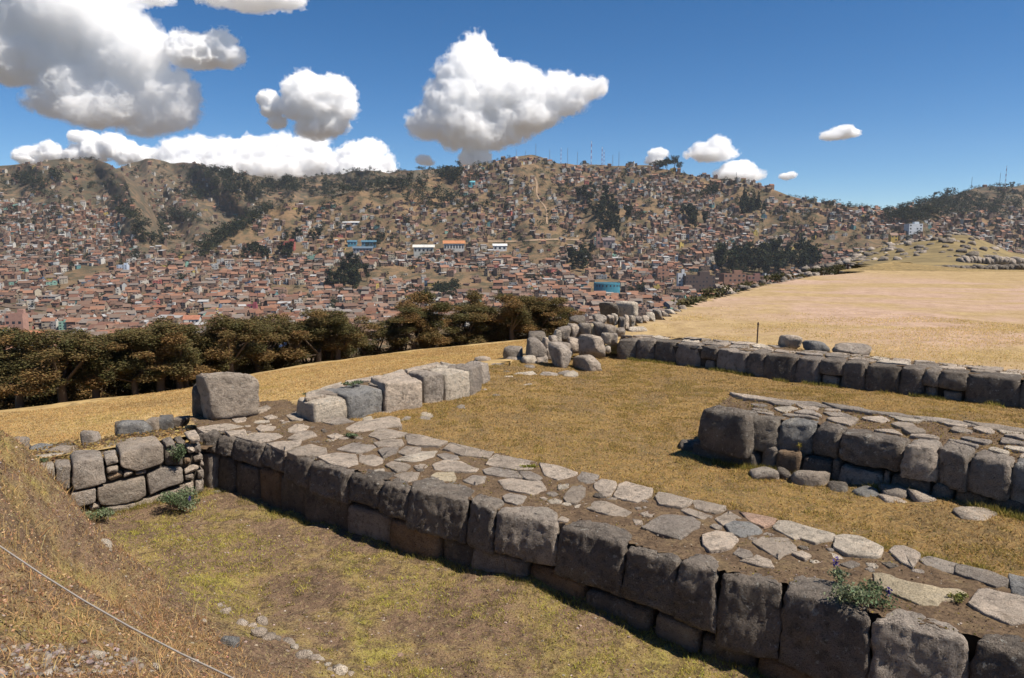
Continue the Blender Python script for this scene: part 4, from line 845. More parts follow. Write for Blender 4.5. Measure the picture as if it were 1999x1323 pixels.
# ------------------------------------------------------------------ houses
def quad(a, b, c, d): return [a, b, c, a, c, d]
def unit_house(kind, rh=.35, storeys=2):
    """vertex triplets of a unit house by part: wall, roof, window"""
    P = dict(wall=[], roof=[], window=[])
    c = [(-.5, -.5), (.5, -.5), (.5, .5), (-.5, .5)]
    for i in range(4):
        a, b = c[i], c[(i + 1) % 4]; P['wall'] += quad((*a, -.8), (*b, -.8), (*b, 1), (*a, 1))
    if kind == 'gable':
        for sx in (-.5, .5): P['wall'] += [(sx, -.5, 1), (sx, .5, 1), (sx, 0, 1 + rh)]
        o = .56; P['roof'] += quad((-o, -o, 1 - rh * .12), (o, -o, 1 - rh * .12), (o, 0, 1.02 + rh), (-o, 0, 1.02 + rh)) + quad((o, o, 1 - rh * .12), (-o, o, 1 - rh * .12), (-o, 0, 1.02 + rh), (o, 0, 1.02 + rh))
    elif kind == 'shed':
        o = .55; P['roof'] += quad((-o, -o, 1.0), (o, -o, 1.0), (o, o, 1 + rh * .6), (-o, o, 1 + rh * .6)); P['wall'] += quad((.5, .5, 1), (-.5, .5, 1), (-.5, .5, 1 + rh * .5), (.5, .5, 1 + rh * .5)) + [(-.5, -.5, 1), (-.5, .5, 1), (-.5, .5, 1 + rh * .5), (.5, -.5, 1), (.5, .5, 1), (.5, .5, 1 + rh * .5)]
    else:
        P['roof'] += quad((-.47, -.47, .93), (.47, -.47, .93), (.47, .47, .93), (-.47, .47, .93))
        for (x0, x1, y0, y1, z1) in ((.08, .42, .0, .4, 1.22),):
            q = [(x0, y0), (x1, y0), (x1, y1), (x0, y1)]
            for i in range(4): P['wall'] += quad((*q[i], .93), (*q[(i + 1) % 4], .93), (*q[(i + 1) % 4], z1), (*q[i], z1))
            P['wall'] += quad((x0, y0, z1), (x1, y0, z1), (x1, y1, z1), (x0, y1, z1))
    return P
def win_rects(storeys, cols=3):
    out = []
    for s in range(storeys):
        z0 = (s + .3) / storeys; z1 = (s + .72) / storeys
        for k in range(cols):
            x0 = -.5 + (k + .22) / cols; x1 = -.5 + (k + .7) / cols; out.append((x0, x1, z0, z1))
    return out
BRICK = [(.19, .11, .08), (.16, .10, .075), (.22, .13, .095), (.15, .105, .085), (.25, .165, .12), (.19, .135, .105)]
ADOBE = [(.38, .26, .19), (.34, .22, .165), (.30, .22, .15), (.35, .27, .19), (.26, .19, .13)]
LIGHT = [(.50, .46, .40), (.58, .55, .5), (.46, .40, .31), (.42, .42, .41)]
BOLD = [(.13, .19, .27), (.12, .24, .24), (.5, .38, .12), (.42, .14, .12), (.25, .42, .34), (.45, .28, .24)]
TILE = [(.29, .155, .10), (.23, .19, .16), (.19, .14, .11), (.25, .125, .08), (.20, .105, .075), (.30, .16, .105), (.18, .11, .08), (.24, .155, .115), (.16, .10, .075)]
TIN = [(.34, .33, .32), (.26, .23, .21), (.42, .41, .4), (.20, .17, .15), (.3, .2, .15)]
def pick_wall(v, far):
    r = rnd.random()
    if r < (.6 if far else .42): return rnd.choice(BRICK), 'brick'
    if r < .70: return rnd.choice(ADOBE), 'tan'
    if r < .955: return rnd.choice(LIGHT), 'white'
    k = rnd.randrange(len(BOLD)); return BOLD[k], ['blue', 'teal', 'yellow', 'red', 'green', 'pink'][k]
# where no houses stand: grassy patches, woods (u, v, ru, rv)
NOH = [(685,545,50,28),(790,538,75,18),(870,562,60,20),(930,556,60,26),(1490,510,105,26),(1030,480,95,10),(410,440,70,55),(280,440,42,36),(1060,400,22,60),(1180,430,48,40),(1350,430,28,22),(1465,395,35,28),(1520,385,50,9),(300,470,30,22),(1290,320,30,9),(560,570,45,14),(60,610,95,10),(1130,520,26,25),(80,345,90,32),(470,460,30,22),(1680,480,150,12),(1560,430,60,16),(1050,335,50,14),(330,330,120,16),(1620,408,60,6),(1060,505,30,10)]
def density(u, v):
    L = layer_at(u, v)
    if L is None: return 0
    for (a, b, ra, rb) in NOH:
        if ((u - a) / ra) ** 2 + ((v - b) / rb) ** 2 < 1: return .05
    rd = v - float(L.ridge(u))
    if L is mid: return (.05 if v < 345 else .2) if u < 430 else .02
    if L is spur: return .03 if rd < 60 else (.85 if v > 395 + .07 * u else .14)
    if L is east: return .12 if v < 415 else .95
    if u < 900 and u > 480 and v < 395 + (900 - u) * .02: return .05
    if u > 900 and rd < 8: return .25
    if v > 500: return .85
    n = float(fbm(u / 38., v / 22., 3))
    return 1.0 if n > .46 else .22
cand = []; t_ = 0
v_ = 706.
taken = {}
while v_ > 308:                                   # rows from near to far, gap growing with nearness
    for u in np.arange(-60, 2060, 3.0):
        uu = u + rnd.uniform(-2, 2); vv = v_ + rnd.uniform(-2.5, 2.5)
        if rnd.random() > .5 * density(uu, vv): continue
        L = layer_at(uu, vv)
        if L is None: continue
        d = float(L.dist(uu, vv)); wpx = (rnd.uniform(5.5, 14) if vv > 500 else rnd.uniform(5.0, 9.5)) / px_at(d)
        q = L.at(np.array(uu), np.array(vv)); a_ = .5 + .5 * math.sin(q[0] / 300.); sx, sy = q[0] * math.cos(a_) + q[1] * math.sin(a_), q[1] * math.cos(a_) - q[0] * math.sin(a_)
        if (sx / 62.) % 1 < .12 or (sy / 85.) % 1 < .10: continue
        key = (int(uu / max(6, wpx * .75)), int(vv / max(3.0, wpx * .24)), L is main)
        if key in taken: continue
        taken[key] = 1; cand.append((uu, vv, d, wpx, L))
    v_ -= 2.6 if v_ > 560 else 1.9
LANDMARK_BOX = [(1155,545,1216,582),(222,512,254,536),(540,468,580,492),(670,466,736,494),(664,430,702,442),(858,466,912,490),(800,474,850,496),(956,472,992,490),(1434,484,1464,512),(1768,434,1806,458),(1734,452,1756,472),(1316,532,1400,570),(1404,530,1494,560),(0,644,145,684),(476,590,506,614),(350,612,392,644)]
cand = [c for c in cand if not any(a < c[0] < e and b < c[1] < f + 2 for a, b, e, f in LANDMARK_BOX)]
def hidden(u, v):       # behind the hedge, the near walls or the field
    lim = np.interp(u, [0, 380, 420, 700, 760, 1110, 1180, 1260, 1390, 1500, 1600, 1720, 2000], [676, 660, 655, 668, 618, 618, 606, 604, 585, 552, 530, 494, 490]); return v > lim + 22
cand = [c for c in cand if not hidden(c[0], c[1])]
cand.sort(key=lambda c: -c[3])
print("house candidates", len(cand))
ZONES = [((0,180,640,720),"by the long orange roofs"),((0,180,590,640),"beside the railway bank"),((180,420,590,720),"behind the left hedge trees"),((420,640,590,720),"near the maroon house"),((640,800,590,720),"behind the hedge's gap"),
 ((800,1000,570,720),"behind the right hedge trees"),((1000,1160,540,720),"left of the turquoise hall"),((1160,1300,540,720),"right of the turquoise hall"),((1300,1999,500,720),"behind the field's rocky rim"),((0,250,530,590),"left of the blue-white block"),((250,480,530,590),"right of the blue-white block"),((480,640,530,590),"left of the round grove"),((640,1000,530,570),"near the round grove"),((0,2000,0,530),"up the hill slope")]
def zone(u, v):
    for (a, b, c, d), s in ZONES:
        if a <= u < b and c <= v < d: return s
    return "in the town below"
def basis(mats):
    me = {}
    for kind in ('gable', 'shed', 'flat'):
        P = unit_house(kind); 
        for part in ('wall', 'roof'):
            vv = np.array(P[part]); m_ = np_mesh(kind + "_" + part, vv, np.arange(len(vv)).reshape(-1, 3)); m_.materials.append(M['plaster'] if part == 'wall' else M['tiles']); me[kind, part] = m_
    w = []
    for (a, b, c, d) in [(-.5, .5, -.5, .5)]:       # a window: pane and raised rim
        w += quad((a, -.02, c), (b, -.02, c), (b, -.02, d), (a, -.02, d))
    m_ = np_mesh("window", np.array(w), np.arange(6).reshape(-1, 3)); m_.materials.append(M['glass']); me['window'] = m_
    return me
HM = basis(None)
def house(pos, w, l, h, yaw, kind, wc, rc, label, group=None, storeys=2, cols=3, nwin=4, name="house", cat="house"):
    o = mesh_obj(name, HM[kind, 'wall'], None, **thing(label, cat, group)); o['kind'] = 'thing'; o.location = pos; o.scale = (w, l, h); o.rotation_euler.z = yaw; o.color = (*[x * .84 for x in wc], 1)
    r = mesh_obj("roof", HM[kind, 'roof'], None); r.parent = o; r.color = (*[x * .86 for x in rc], 1)
    rects = win_rects(storeys, cols); rnd.shuffle(rects)
    for (x0, x1, z0, z1) in rects[:nwin]:
        q = mesh_obj("window", HM['window'], None); q.parent = o; q.location = ((x0 + x1) / 2, -.5 - .06 / l, (z0 + z1) / 2); q.scale = (x1 - x0, 1.0 / l, z1 - z0)
    return o
used = {}
IND = cand[:270]
for k, (u, v, d, wpx, L) in enumerate(IND):
    w = wpx * px_at(d); kind = rnd.choices(['gable', 'flat', 'shed'], [.55, .3, .15])[0]; st = rnd.choice([1, 2, 2, 3]); h = 2.7 * st; l = w * rnd.uniform(.6, .95)
    wc, wn_ = pick_wall(v, False); rc = rnd.choice(TILE) if kind == 'gable' else (rnd.choice(TIN + TILE) if kind == 'shed' else tuple(x * .8 for x in wc)); 
    rn = "red tiled roof" if kind == 'gable' else "flat roof" if kind == 'flat' else "lean-to roof"
    lab = f"{['', 'single storey', 'two storey', 'three storey'][st]} {wn_} house with {rn} {zone(u, v)}"
    pos = L.at(u, v); house(Vector(pos.tolist()) + Vector((0, l / 2, 0)), w, l, h, rnd.gauss(.15, .35), kind, wc, rc, lab, "houses of the town in the valley", st, max(2, min(4, int(w / 4))), 4 if k < 150 else 3)
# all the smaller ones in one mesh
TV = {k: [] for k in ('gable', 'flat', 'shed')}
SV, SC = [], []
for (u, v, d, wpx, L) in cand[270:]:
    far = v < 520; w = wpx * px_at(d); kind = rnd.choices(['gable', 'flat', 'shed'], [.45, .35, .2] if not far else [.25, .5, .25])[0]; st = rnd.choice([1, 2, 2, 3] if far else [1, 2, 3]); h = 2.6 * st; l = w * rnd.uniform(.6, .95)
    wc, _ = pick_wall(v, far); rc = rnd.choice(TILE) if kind == 'gable' else (rnd.choice(TIN + TIN + TILE) if kind == 'shed' else tuple(x * .75 for x in wc))
    P = unit_house(kind); W_ = []
    for (a, b, c, e) in win_rects(st, 2 if w < 9 else 3):
        if rnd.random() < .75: W_ += quad((a, -.5 - .05 / l, c), (b, -.5 - .05 / l, c), (b, -.5 - .05 / l, e), (a, -.5 - .05 / l, e))
    yaw = rnd.gauss(.15, .35); cyw, syw = math.cos(yaw), math.sin(yaw); pos = L.at(u, v)
    for arr, colr in ((P['wall'], wc), (P['roof'], rc), (W_, (.035, .035, .04))):
        if not arr: continue
        A = np.array(arr) * np.array([w, l, h]); B = np.c_[A[:, 0] * cyw - A[:, 1] * syw, A[:, 0] * syw + A[:, 1] * cyw, A[:, 2]] + pos + np.array([0, l / 2, 0])
        SV.append(B); SC.append(np.repeat(np.array([colr]), len(B), 0))
SV = np.concatenate(SV); SC = np.concatenate(SC) * .80
mesh_obj("town_houses", np_mesh("town_houses", SV, np.arange(len(SV)).reshape(-1, 3), SC), M['vcol'], kind='stuff')
# buildings one can pick out
def landmark(u0, v0, u1, v1, kind, wc, rc, label, storeys=2, cols=5, nwin=8, depth=.6, yaw=.1, name="building", cat="building", roof_share=.25):
    L = layer_at((u0 + u1) / 2, v1) or main; d = float(L.dist((u0 + u1) / 2, v1)) - 6; w = (u1 - u0) * px_at(d) * .96; h = (v1 - v0) * px_at(d) * (1 - (roof_share if kind != 'flat' else 0)); p = vD(np.array((u0 + u1) / 2), np.array(float(v1)), np.array(d))
    return house(Vector(p.tolist()) + Vector((0, w * depth / 2, 0)), w, w * depth, h, yaw, kind, wc, rc, label, None, storeys, cols, nwin, name, cat)
LM = [(228,517,248,533,'flat',(.55,.62,.72),(.5,.5,.5),"blue and white block rising above the low town on the left",4,4,12),(548,471,574,491,'flat',(.42,.12,.10),(.35,.12,.1),"dark red square building on the slope above the round grove",3,3,6),
 (678,469,696,479,'gable',(.10,.3,.42),(.08,.18,.25),"small blue roofed school block, the left one of three",1,3,3),(705,469,733,480,'gable',(.10,.22,.3),(.08,.18,.25),"blue roofed school block, the right one of three",1,5,5),(688,481,726,493,'gable',(.3,.32,.36),(.12,.17,.22),"long blue grey school block below the other two",1,6,6),
 (668,432,699,440,'gable',(.6,.6,.58),(.62,.62,.6),"long white shed high on the middle slope",1,4,3),(865,470,906,489,'gable',(.62,.6,.56),(.5,.22,.1),"long white arcaded building with an orange roof on the slope",1,7,7),(806,478,846,494,'gable',(.5,.5,.46),(.66,.64,.58),"long hall with a pale roof left of the orange roofed building",1,5,5),
 (962,476,989,489,'gable',(.7,.7,.68),(.72,.72,.7),"small white building alone on the tan terrace of the hill",1,3,3),(1441,486,1462,511,'flat',(.08,.32,.34),(.1,.3,.3),"teal walled building among the dark eucalyptus grove",4,2,3),(1772,437,1801,456,'flat',(.68,.7,.72),(.4,.5,.55),"white building with pale blue trim on the saddle at the right",3,4,8),
 (1738,455,1753,471,'gable',(.55,.38,.10),(.3,.2,.15),"yellow house on the saddle above the rocky knoll",2,2,3),(1334,538,1396,569,'flat',(.12,.085,.075),(.14,.11,.1),"long dark brick apartment block behind the rim of the field",4,9,22),(1322,533,1338,566,'flat',(.66,.66,.66),(.4,.4,.4),"narrow white end block beside the long dark apartment block",5,2,8),
 (1410,534,1456,560,'flat',(.34,.19,.13),(.3,.2,.15),"large bare brick building below the eucalyptus grove",3,5,8),(1457,538,1490,555,'flat',(.30,.16,.13),(.3,.17,.14),"reddish brick building at the foot of the eucalyptus grove",2,4,5),(1282,524,1306,550,'flat',(.40,.22,.15),(.35,.2,.14),"orange brick block behind the turquoise hall",4,3,8),(1256,540,1274,556,'flat',(.38,.2,.14),(.3,.2,.14),"small orange brick block left of the taller one behind the turquoise hall",3,3,5),
 (914,353,927,363,'gable',(.12,.38,.45),(.15,.42,.5),"tiny turquoise roofed house high on the hill's left shoulder",1,2,2),(2,648,76,671,'gable',(.55,.4,.32),(.48,.2,.11),"long building with an orange tiled roof at the left edge above the hedge",1,6,6),(80,662,142,684,'gable',(.6,.5,.42),(.46,.2,.12),"second long orange tiled roof just above the hedge at the left",1,5,5),
 (10,612,45,647,'flat',(.45,.26,.2),(.4,.25,.2),"pinkish brick block beside the railway bank at the left edge",3,3,6),(482,594,501,613,'flat',(.35,.1,.12),(.35,.12,.14),"maroon house with a blue and white ground floor in the lower town",2,3,4),(358,616,388,642,'gable',(.68,.66,.62),(.42,.18,.11),"white house with a double arcade and red roof above the hedge",2,4,8),
 (1164,452,1173,481,'flat',(.36,.22,.18),(.3,.2,.16),"slim pinkish church tower at the foot of the main hill",2,1,2),(1176,464,1200,482,'gable',(.26,.2,.2),(.2,.16,.16),"dark church nave beside the slim pinkish tower",1,3,3),(546,673,560,694,'flat',(.14,.24,.5),(.6,.6,.6),"blue and white house glimpsed through the gap of the hedge",2,2,4),
 (355,657,402,680,'flat',(.46,.3,.24),(.42,.28,.2),"pinkish house with white window frames just above the hedge",2,4,8),(360,642,376,658,'flat',(.2,.22,.5),(.4,.4,.4),"narrow blue house beside the white arcaded one",2,2,3),(682,640,708,654,'gable',(.7,.7,.68),(.3,.28,.26),"white house in the gap between the two stretches of hedge",1,3,4)]
for a in LM: landmark(*a)
# turquoise round-fronted hall
L = main; d = float(L.dist(1186, 578)) - 10; hw = 24 * px_at(d); hh = 26 * px_at(d); c0 = Vector(vD(np.array(1186.), np.array(578.), np.array(d)).tolist())
bm = bmesh.new(); n = 20; prev = None; ring = []
for k in range(n + 1):
    a = math.pi + math.pi * k / n; ring.append((hw * math.cos(a) * 1.0, hw * .55 * math.sin(a)))
ring = ring + [(hw, hw * 1.2), (-hw, hw * 1.2)]
vb = [bm.verts.new((x, y, -6)) for x, y in ring]; vt = [bm.verts.new((x, y, hh)) for x, y in ring]; vi = [bm.verts.new((x * .97, y * .97 + .1, hh)) for x, y in ring]; vl = [bm.verts.new((x * .97, y * .97 + .1, hh - 1.2)) for x, y in ring]
for k in range(len(ring)):
    j = (k + 1) % len(ring); bm.faces.new((vb[k], vb[j], vt[j], vt[k])); bm.faces.new((vt[k], vt[j], vi[j], vi[k])); bm.faces.new((vi[k], vi[j], vl[j], vl[k]))
me = bpy.data.meshes.new("hall"); bm.to_mesh(me); bm.free(); me.materials.append(M['plaster'])
hall = mesh_obj("round_hall", me, None, **thing("large turquoise hall with a rounded front in the town behind the ruin", "hall")); hall.location = c0; hall.color = (.055, .22, .29, 1)
bm = bmesh.new(); fs = [bm.verts.new((x * .96, y * .96 + .1, hh - 1.0)) for x, y in ring]; bm.faces.new(fs); me = bpy.data.meshes.new("roof"); bm.to_mesh(me); bm.free(); me.materials.append(M['tiles']); r = mesh_obj("roof", me); r.parent = hall; r.color = (.10, .24, .29, 1)
for k in range(3, n - 2, 2):
    a = math.pi + math.pi * k / n; q = mesh_obj("window", HM['window']); q.parent = hall; q.location = (hw * 1.005 * math.cos(a), hw * .553 * math.sin(a), hh * .8); q.rotation_euler.z = math.atan2(math.sin(a) * hw, math.cos(a) * hw * .55) + math.pi / 2; q.scale = (hw * .11, 1, hh * .14)
# roads and paths laid on the slopes
def ribbon(name, pts, wpx, mat, L=main, lift=.8):
    V = []
    for (u, v) in pts:
        for s in (-1, 1): q = L.at(np.array(u + s * wpx[0]), np.array(v + s * wpx[1])); V.append(q + np.array([0, -.5, lift]))
    n = len(pts); return mesh_obj(name, np_mesh(name, V, [(2 * i, 2 * i + 1, 2 * i + 3, 2 * i + 2) for i in range(n - 1)]), mat, kind='structure')
M['dirt'] = flat_mat('dirt_track', (.27, .19, .125), 1, .25, .1); M['bank'] = flat_mat('railway_bank', (.12, .085, .06), 1, .3, .1)
ribbon("dirt_path", [(1040 + .35 * (v - 345) + 4 * math.sin(v / 9.), v) for v in np.arange(346, 440, 4.)], (1.5, 0), M['dirt'])
ribbon("hill_road", [(u, 470 - .012 * (u - 1000) + 1.5 * math.sin(u / 30.)) for u in np.arange(930, 1180, 8.)], (0, 1.3), M['dirt'])
ribbon("gully_path", [(1130 + .9 * (v - 500) , v) for v in np.arange(500, 545, 4.)], (2.5, 0), M['dirt'])
ribbon("railway_bank", [(u, 594 + .13 * u + 1.5 * math.sin(u / 17.)) for u in np.arange(-40, 130, 6.)], (0, 3.5), M['bank'])
# ---- masts on the hilltops
def mast(u, v0, v1, L, label, red, big):
    v1 = float(L.ridge(u)) + 1 if v1 is None else v1; d = float(L.dist(u, v1)); b = Vector(L.at(np.array(float(u)), np.array(v1)).tolist()); h = (v1 - v0) * px_at(d); w = (1.5 if big else .8)
    root = empty("radio_mast", b, **thing(label, "mast", "radio masts on the hilltops")); n = 8
    for k in range(n):
        z0, z1 = h * k / n - (2 if k == 0 else 0), h * (k + 1) / n; w0, w1 = w * (1 - .7 * k / n), w * (1 - .7 * (k + 1) / n); V = []; F = []
        def bar(a, b_, t):
            a, b_ = Vector(a), Vector(b_); ax = (b_ - a).normalized(); s = ax.orthogonal().normalized() * t; q = ax.cross(s); i = len(V)
            for c in (a, b_):
                for e in (s, q, -s - q): V.append(c + e)
            for m in range(3): F.append((i + m, i + (m + 1) % 3, i + 3 + (m + 1) % 3, i + 3 + m))
        tri = lambda w_, z: [(w_ * math.cos(a), w_ * math.sin(a), z) for a in (.3, 2.4, 4.5)]
        A, B = tri(w0, z0), tri(w1, z1)
        for m in range(3): bar(A[m], B[m], .22 if big else .16); bar(A[m], B[(m + 1) % 3], .1)
        o = mesh_obj("section", np_mesh("section", V, F), M['mast_red' if (k % 2 == 0 and red) else 'mast_white' if red else 'mast_grey']); o.parent = root
M['mast_red'] = flat_mat('mast_red', (.4, .08, .06), .6, .1); M['mast_white'] = flat_mat('mast_white', (.7, .7, .7), .6, .1); M['mast_grey'] = flat_mat('mast_grey', (.22, .23, .25), .6, .1)
for a in [(1008,292,None,main,"short grey mast at the left of the bare hilltop",0,0),(1026,294,None,main,"short grey mast on the left slope of the bare hilltop",0,0),(1046,281,None,main,"grey mast standing on top of the bare rounded summit",0,0),(1073,293,None,main,"grey mast on the right shoulder of the rounded summit",0,0),(1095,289,None,main,"red and white mast just right of the rounded summit",1,0),(1108,290,None,main,"thin grey mast beside the red and white one right of the summit",0,0),
 (1127,297,None,main,"faint thin mast midway between the summit and the tallest mast",0,0),(1154,277,None,main,"tallest red and white mast on the ridge",1,1),(1175,288,None,main,"red and white mast with a broad foot right of the tallest one",1,1),(1179,294,None,main,"shorter mast close beside the broad footed one",1,0),(1196,303,None,main,"very short mast right of the broad footed one",0,0),(1208,297,None,main,"last thin mast on the ridge before the dark skyline trees",0,0),(1437,336,None,main,"single short mast on the sloping ridge right of the skyline trees",0,0),
 (1962,325,None,east,"tall mast on the hill at the right edge",1,1),(1951,338,None,east,"short mast left of the tall one on the right hill",0,0),(1896,346,None,east,"faint mast on the left slope of the right hill",0,0)]: mast(*a)
# ------------------------------------------------------------------ trees
def leaf_cloud(C, Rr, n, size, cols, seed, flat=.0, shell=.55):
    """n leaf-clump triangles pairs spread through ellipsoidal lobes; returns verts, cols"""
    rg = np.random.default_rng(seed); C = np.array(C, float); Rr = np.array(Rr, float)
    vol = np.prod(Rr, 1) ** .8; k = rg.choice(len(C), n, p=vol / vol.sum())
    d = rg.normal(size=(n, 3)); d /= np.linalg.norm(d, axis=1)[:, None]; rr = (shell + (1 - shell) * rg.random(n)) ** .7 * rg.uniform(.75, 1.12, n)
    P = C[k] + d * Rr[k] * rr[:, None]
    a = rg.normal(size=(n, 3)); a /= np.linalg.norm(a, axis=1)[:, None]; b = np.cross(a, rg.normal(size=(n, 3))); b /= np.linalg.norm(b, axis=1)[:, None]
    s = size * rg.uniform(.5, 1.4, n)[:, None]
    V = np.stack([P - a * s, P + b * s * .6, P + a * s * .9, P - b * s * .55], 1)
    ci = rg.choice(len(cols), len(C)); base = np.array(cols)[ci[k]] * rg.uniform(.7, 1.35, (n, 1)); base = base * (1 + rg.normal(0, .06, (n, 3)))
    return V.reshape(-1, 3), np.repeat(np.clip(base, .005, 1), 4, 0)
def limb_mesh(segs, sides=6):
    V, F = [], []
    for (a, b, ra, rb) in segs:
        a, b = Vector(a), Vector(b); ax = (b - a).normalized(); s = ax.orthogonal().normalized(); q = ax.cross(s); i = len(V)
        for c, r in ((a, ra), (b, rb)):
            for m in range(sides): t_ = 2 * math.pi * m / sides; V.append(c + (s * math.cos(t_) + q * math.sin(t_)) * r)
        for m in range(sides): F.append((i + m, i + (m + 1) % sides, i + sides + (m + 1) % sides, i + sides + m))
    return np_mesh("trunk", V, F, smooth=True)
OLIVE = [(.145, .103, .042), (.125, .097, .040), (.17, .11, .045), (.105, .088, .036), (.19, .117, .047), (.093, .082, .034)]
def hedge_proto(seed, H=5.5):
    rg = np.random.default_rng(seed); lob = [(rg.uniform(-.9, .9), rg.uniform(-.9, .9), H * rg.uniform(.30, .95)) for _ in range(16)] + [(rg.uniform(-.5, .5), rg.uniform(-.4, .4), H * rg.uniform(.85, 1.1)) for _ in range(4)]
    rad = [(rg.uniform(.28, .7),) * 2 + (rg.uniform(.3, .75),) for _ in lob]
    V, c = leaf_cloud(lob, rad, 15000, .05, OLIVE, seed, shell=.3)
    crown = np_mesh("crown", V, np.arange(len(V)).reshape(-1, 4), c); crown.materials.append(M['leaves'])
    segs = [((0, 0, -1), (.05, .03, H * .35), .16, .11)]
    for l in lob[:9]: segs.append(((.05, .03, H * .3), tuple(np.array(l) * .95), .07, .02))
    tr = limb_mesh(segs); tr.materials.append(M['bark']); return crown, tr
HP = [hedge_proto(1300 + k) for k in range(6)]
hedge = [(-40,690),(12,672),(55,676),(98,690),(150,664),(200,692),(240,660),(285,682),(328,662),(380,686),(428,664),(470,650),(506,628),(545,652),(596,646),(640,640),(690,668),(728,690),(785,622),(826,602),(868,598),(918,610),(960,622),(985,606),(1030,602),(1070,606),(1108,628),
         (30,712),(120,712),(180,704),(262,702),(310,700),(360,706),(410,696),(450,690),(570,682),(620,676),(660,690),(806,640),(850,634),(900,640),(940,646),(1000,634),(1050,636),(1090,644),(500,668),(350,690)]
rank = {}
for row in (range(0, 27), range(27, len(hedge))):
    for q, i in enumerate(sorted(row, key=lambda i: hedge[i][0])): rank[i] = q
kinds = ["tall dense", "rounded bushy", "ragged open", "broad leafy", "narrow upright", "thin topped"]
for i, (u, v) in enumerate(hedge):
    az = math.atan2((u - 999.5) / FPX, 1); lr = float(lip_r(az)); r = lr + (2.4 if i >= 27 else 4.6) + rnd.uniform(-.5, .9)
    y = r * math.cos(az); v = v + (rnd.uniform(-26, 12) if i < 27 else rnd.uniform(-6, 26)); tp = D(u, v, y); g = float(slope_h(np.array(tp.x), np.array(tp.y))); k = rnd.randrange(6); H = max(2.2, tp.z - g); s = H / 5.7; wv = max(.9, min(1.5, s)) * rnd.uniform(.95, 1.2)
    where = "at the left edge" if u < 130 else "behind the small upright stone" if u < 330 else "behind the tall boulder" if u < 520 else "left of the hedge gap" if u < 740 else "right of the hedge gap" if u < 960 else "next to the curved ruin"
    root = empty("hedge_tree", (tp.x, tp.y, g), **thing(f"{kinds[k]} brownish tree, {ORD[rank[i]] if rank[i] else 'first'} from the left in the hedge's {'front' if i >= 27 else 'back'} row", "tree", "olive brown trees in the hedge below the grass slope"))
    root.scale = (wv, wv, s); root.rotation_euler.z = rnd.uniform(0, 6.28)
    for nm, me in (("crown", HP[k][0]), ("trunk", HP[k][1])): o = mesh_obj(nm, me); o.parent = root
# distant trees: eucalyptus, pine, broad
DARK = [(.028, .036, .02), (.035, .042, .022), (.022, .03, .018), (.045, .048, .024)]
def far_proto(seed, kind):
    rg = np.random.default_rng(seed)
    if kind == 'euc': lob = [(rg.uniform(-.14, .14), rg.uniform(-.14, .14), rg.uniform(.3, .92)) for _ in range(9)]; rad = [(rg.uniform(.09, .17),) * 2 + (rg.uniform(.09, .15),) for _ in lob]
    elif kind == 'pine': lob = [(0, 0, .15 + .8 * k / 8) for k in range(9)]; rad = [(.24 * (1 - k / 10),) * 2 + (.09,) for k in range(9)]
    else: lob = [(rg.uniform(-.35, .35), rg.uniform(-.35, .35), rg.uniform(.3, .8)) for _ in range(9)]; rad = [(rg.uniform(.16, .3),) * 2 + (rg.uniform(.14, .24),) for _ in lob]
    V, c = leaf_cloud(lob, rad, 420, .055, DARK, seed, shell=.3); crown = np_mesh("crown", V, np.arange(len(V)).reshape(-1, 4), c); crown.materials.append(M['leaves'])
    tr = limb_mesh([((0, 0, -.3), (0, 0, .7), .022, .01)], 5); tr.materials.append(M['bark']); return crown, tr, V, c
FP = {k: [far_proto(1400 + i * 7 + j, k) for j in range(3)] for i, k in enumerate(('euc', 'pine', 'broad'))}
CL = [(685,552,44,24,26,'euc',15,"in the round grove of the valley"),(868,572,50,14,18,'broad',11,"in the grove above the hedge's right part"),(800,575,20,8,6,'broad',9,"in the bushes right of the round grove"),(1490,524,98,20,64,'euc',20,"in the dark grove behind the rocky rim"),(1185,425,42,38,34,'euc',14,"in the scattered wood on the main hill"),(1150,395,22,24,12,'euc',13,"in the scattered wood on the main hill"),
 (1350,438,26,16,12,'euc',14,"in the clump right of the scattered wood"),(1466,408,30,14,14,'pine',16,"in the dark clump on the right shoulder"),(1296,327,34,6,12,'broad',12,"on the skyline right of the masts"),(1392,378,24,10,8,'broad',12,"in the clump below the right skyline"),(1130,520,24,22,14,'euc',13,"beside the gully path"),(500,505,30,14,7,'euc',14,"on the slope left of the round grove"),(556,500,14,10,5,'euc',14,"on the slope left of the round grove"),
 (1060,548,30,8,8,'broad',9,"near the turquoise hall"),(1250,572,26,7,7,'broad',9,"near the turquoise hall"),(930,400,60,24,10,'broad',10,"on the hill's left shoulder"),(600,470,60,20,8,'euc',12,"around the blue roofed school"),(740,480,60,16,8,'broad',11,"around the blue roofed school"),(640,590,160,30,10,'broad',9,"among the roofs of the low town"),(250,570,200,60,10,'broad',10,"among the roofs of the left town"),(1350,575,40,6,6,'broad',8,"below the long brick block")]
allt = []
for (u, v, ru, rv, n, kind, hh, where) in CL:
    for _ in range(n):
        a, b = rnd.gauss(0, .5), rnd.gauss(0, .5); allt.append((u + ru * max(-1, min(1, a)), v + rv * max(-1, min(1, b)), kind, hh * rnd.uniform(.65, 1.25), where))
allt = allt[:298]
def far_tree_pos(u, v):
    L = layer_at(u, v) or main; return Vector(L.at(np.array(float(u)), np.array(float(v))).tolist())
TN = dict(euc="tall dark eucalyptus", pine="dark conical pine", broad="round dark bushy tree")
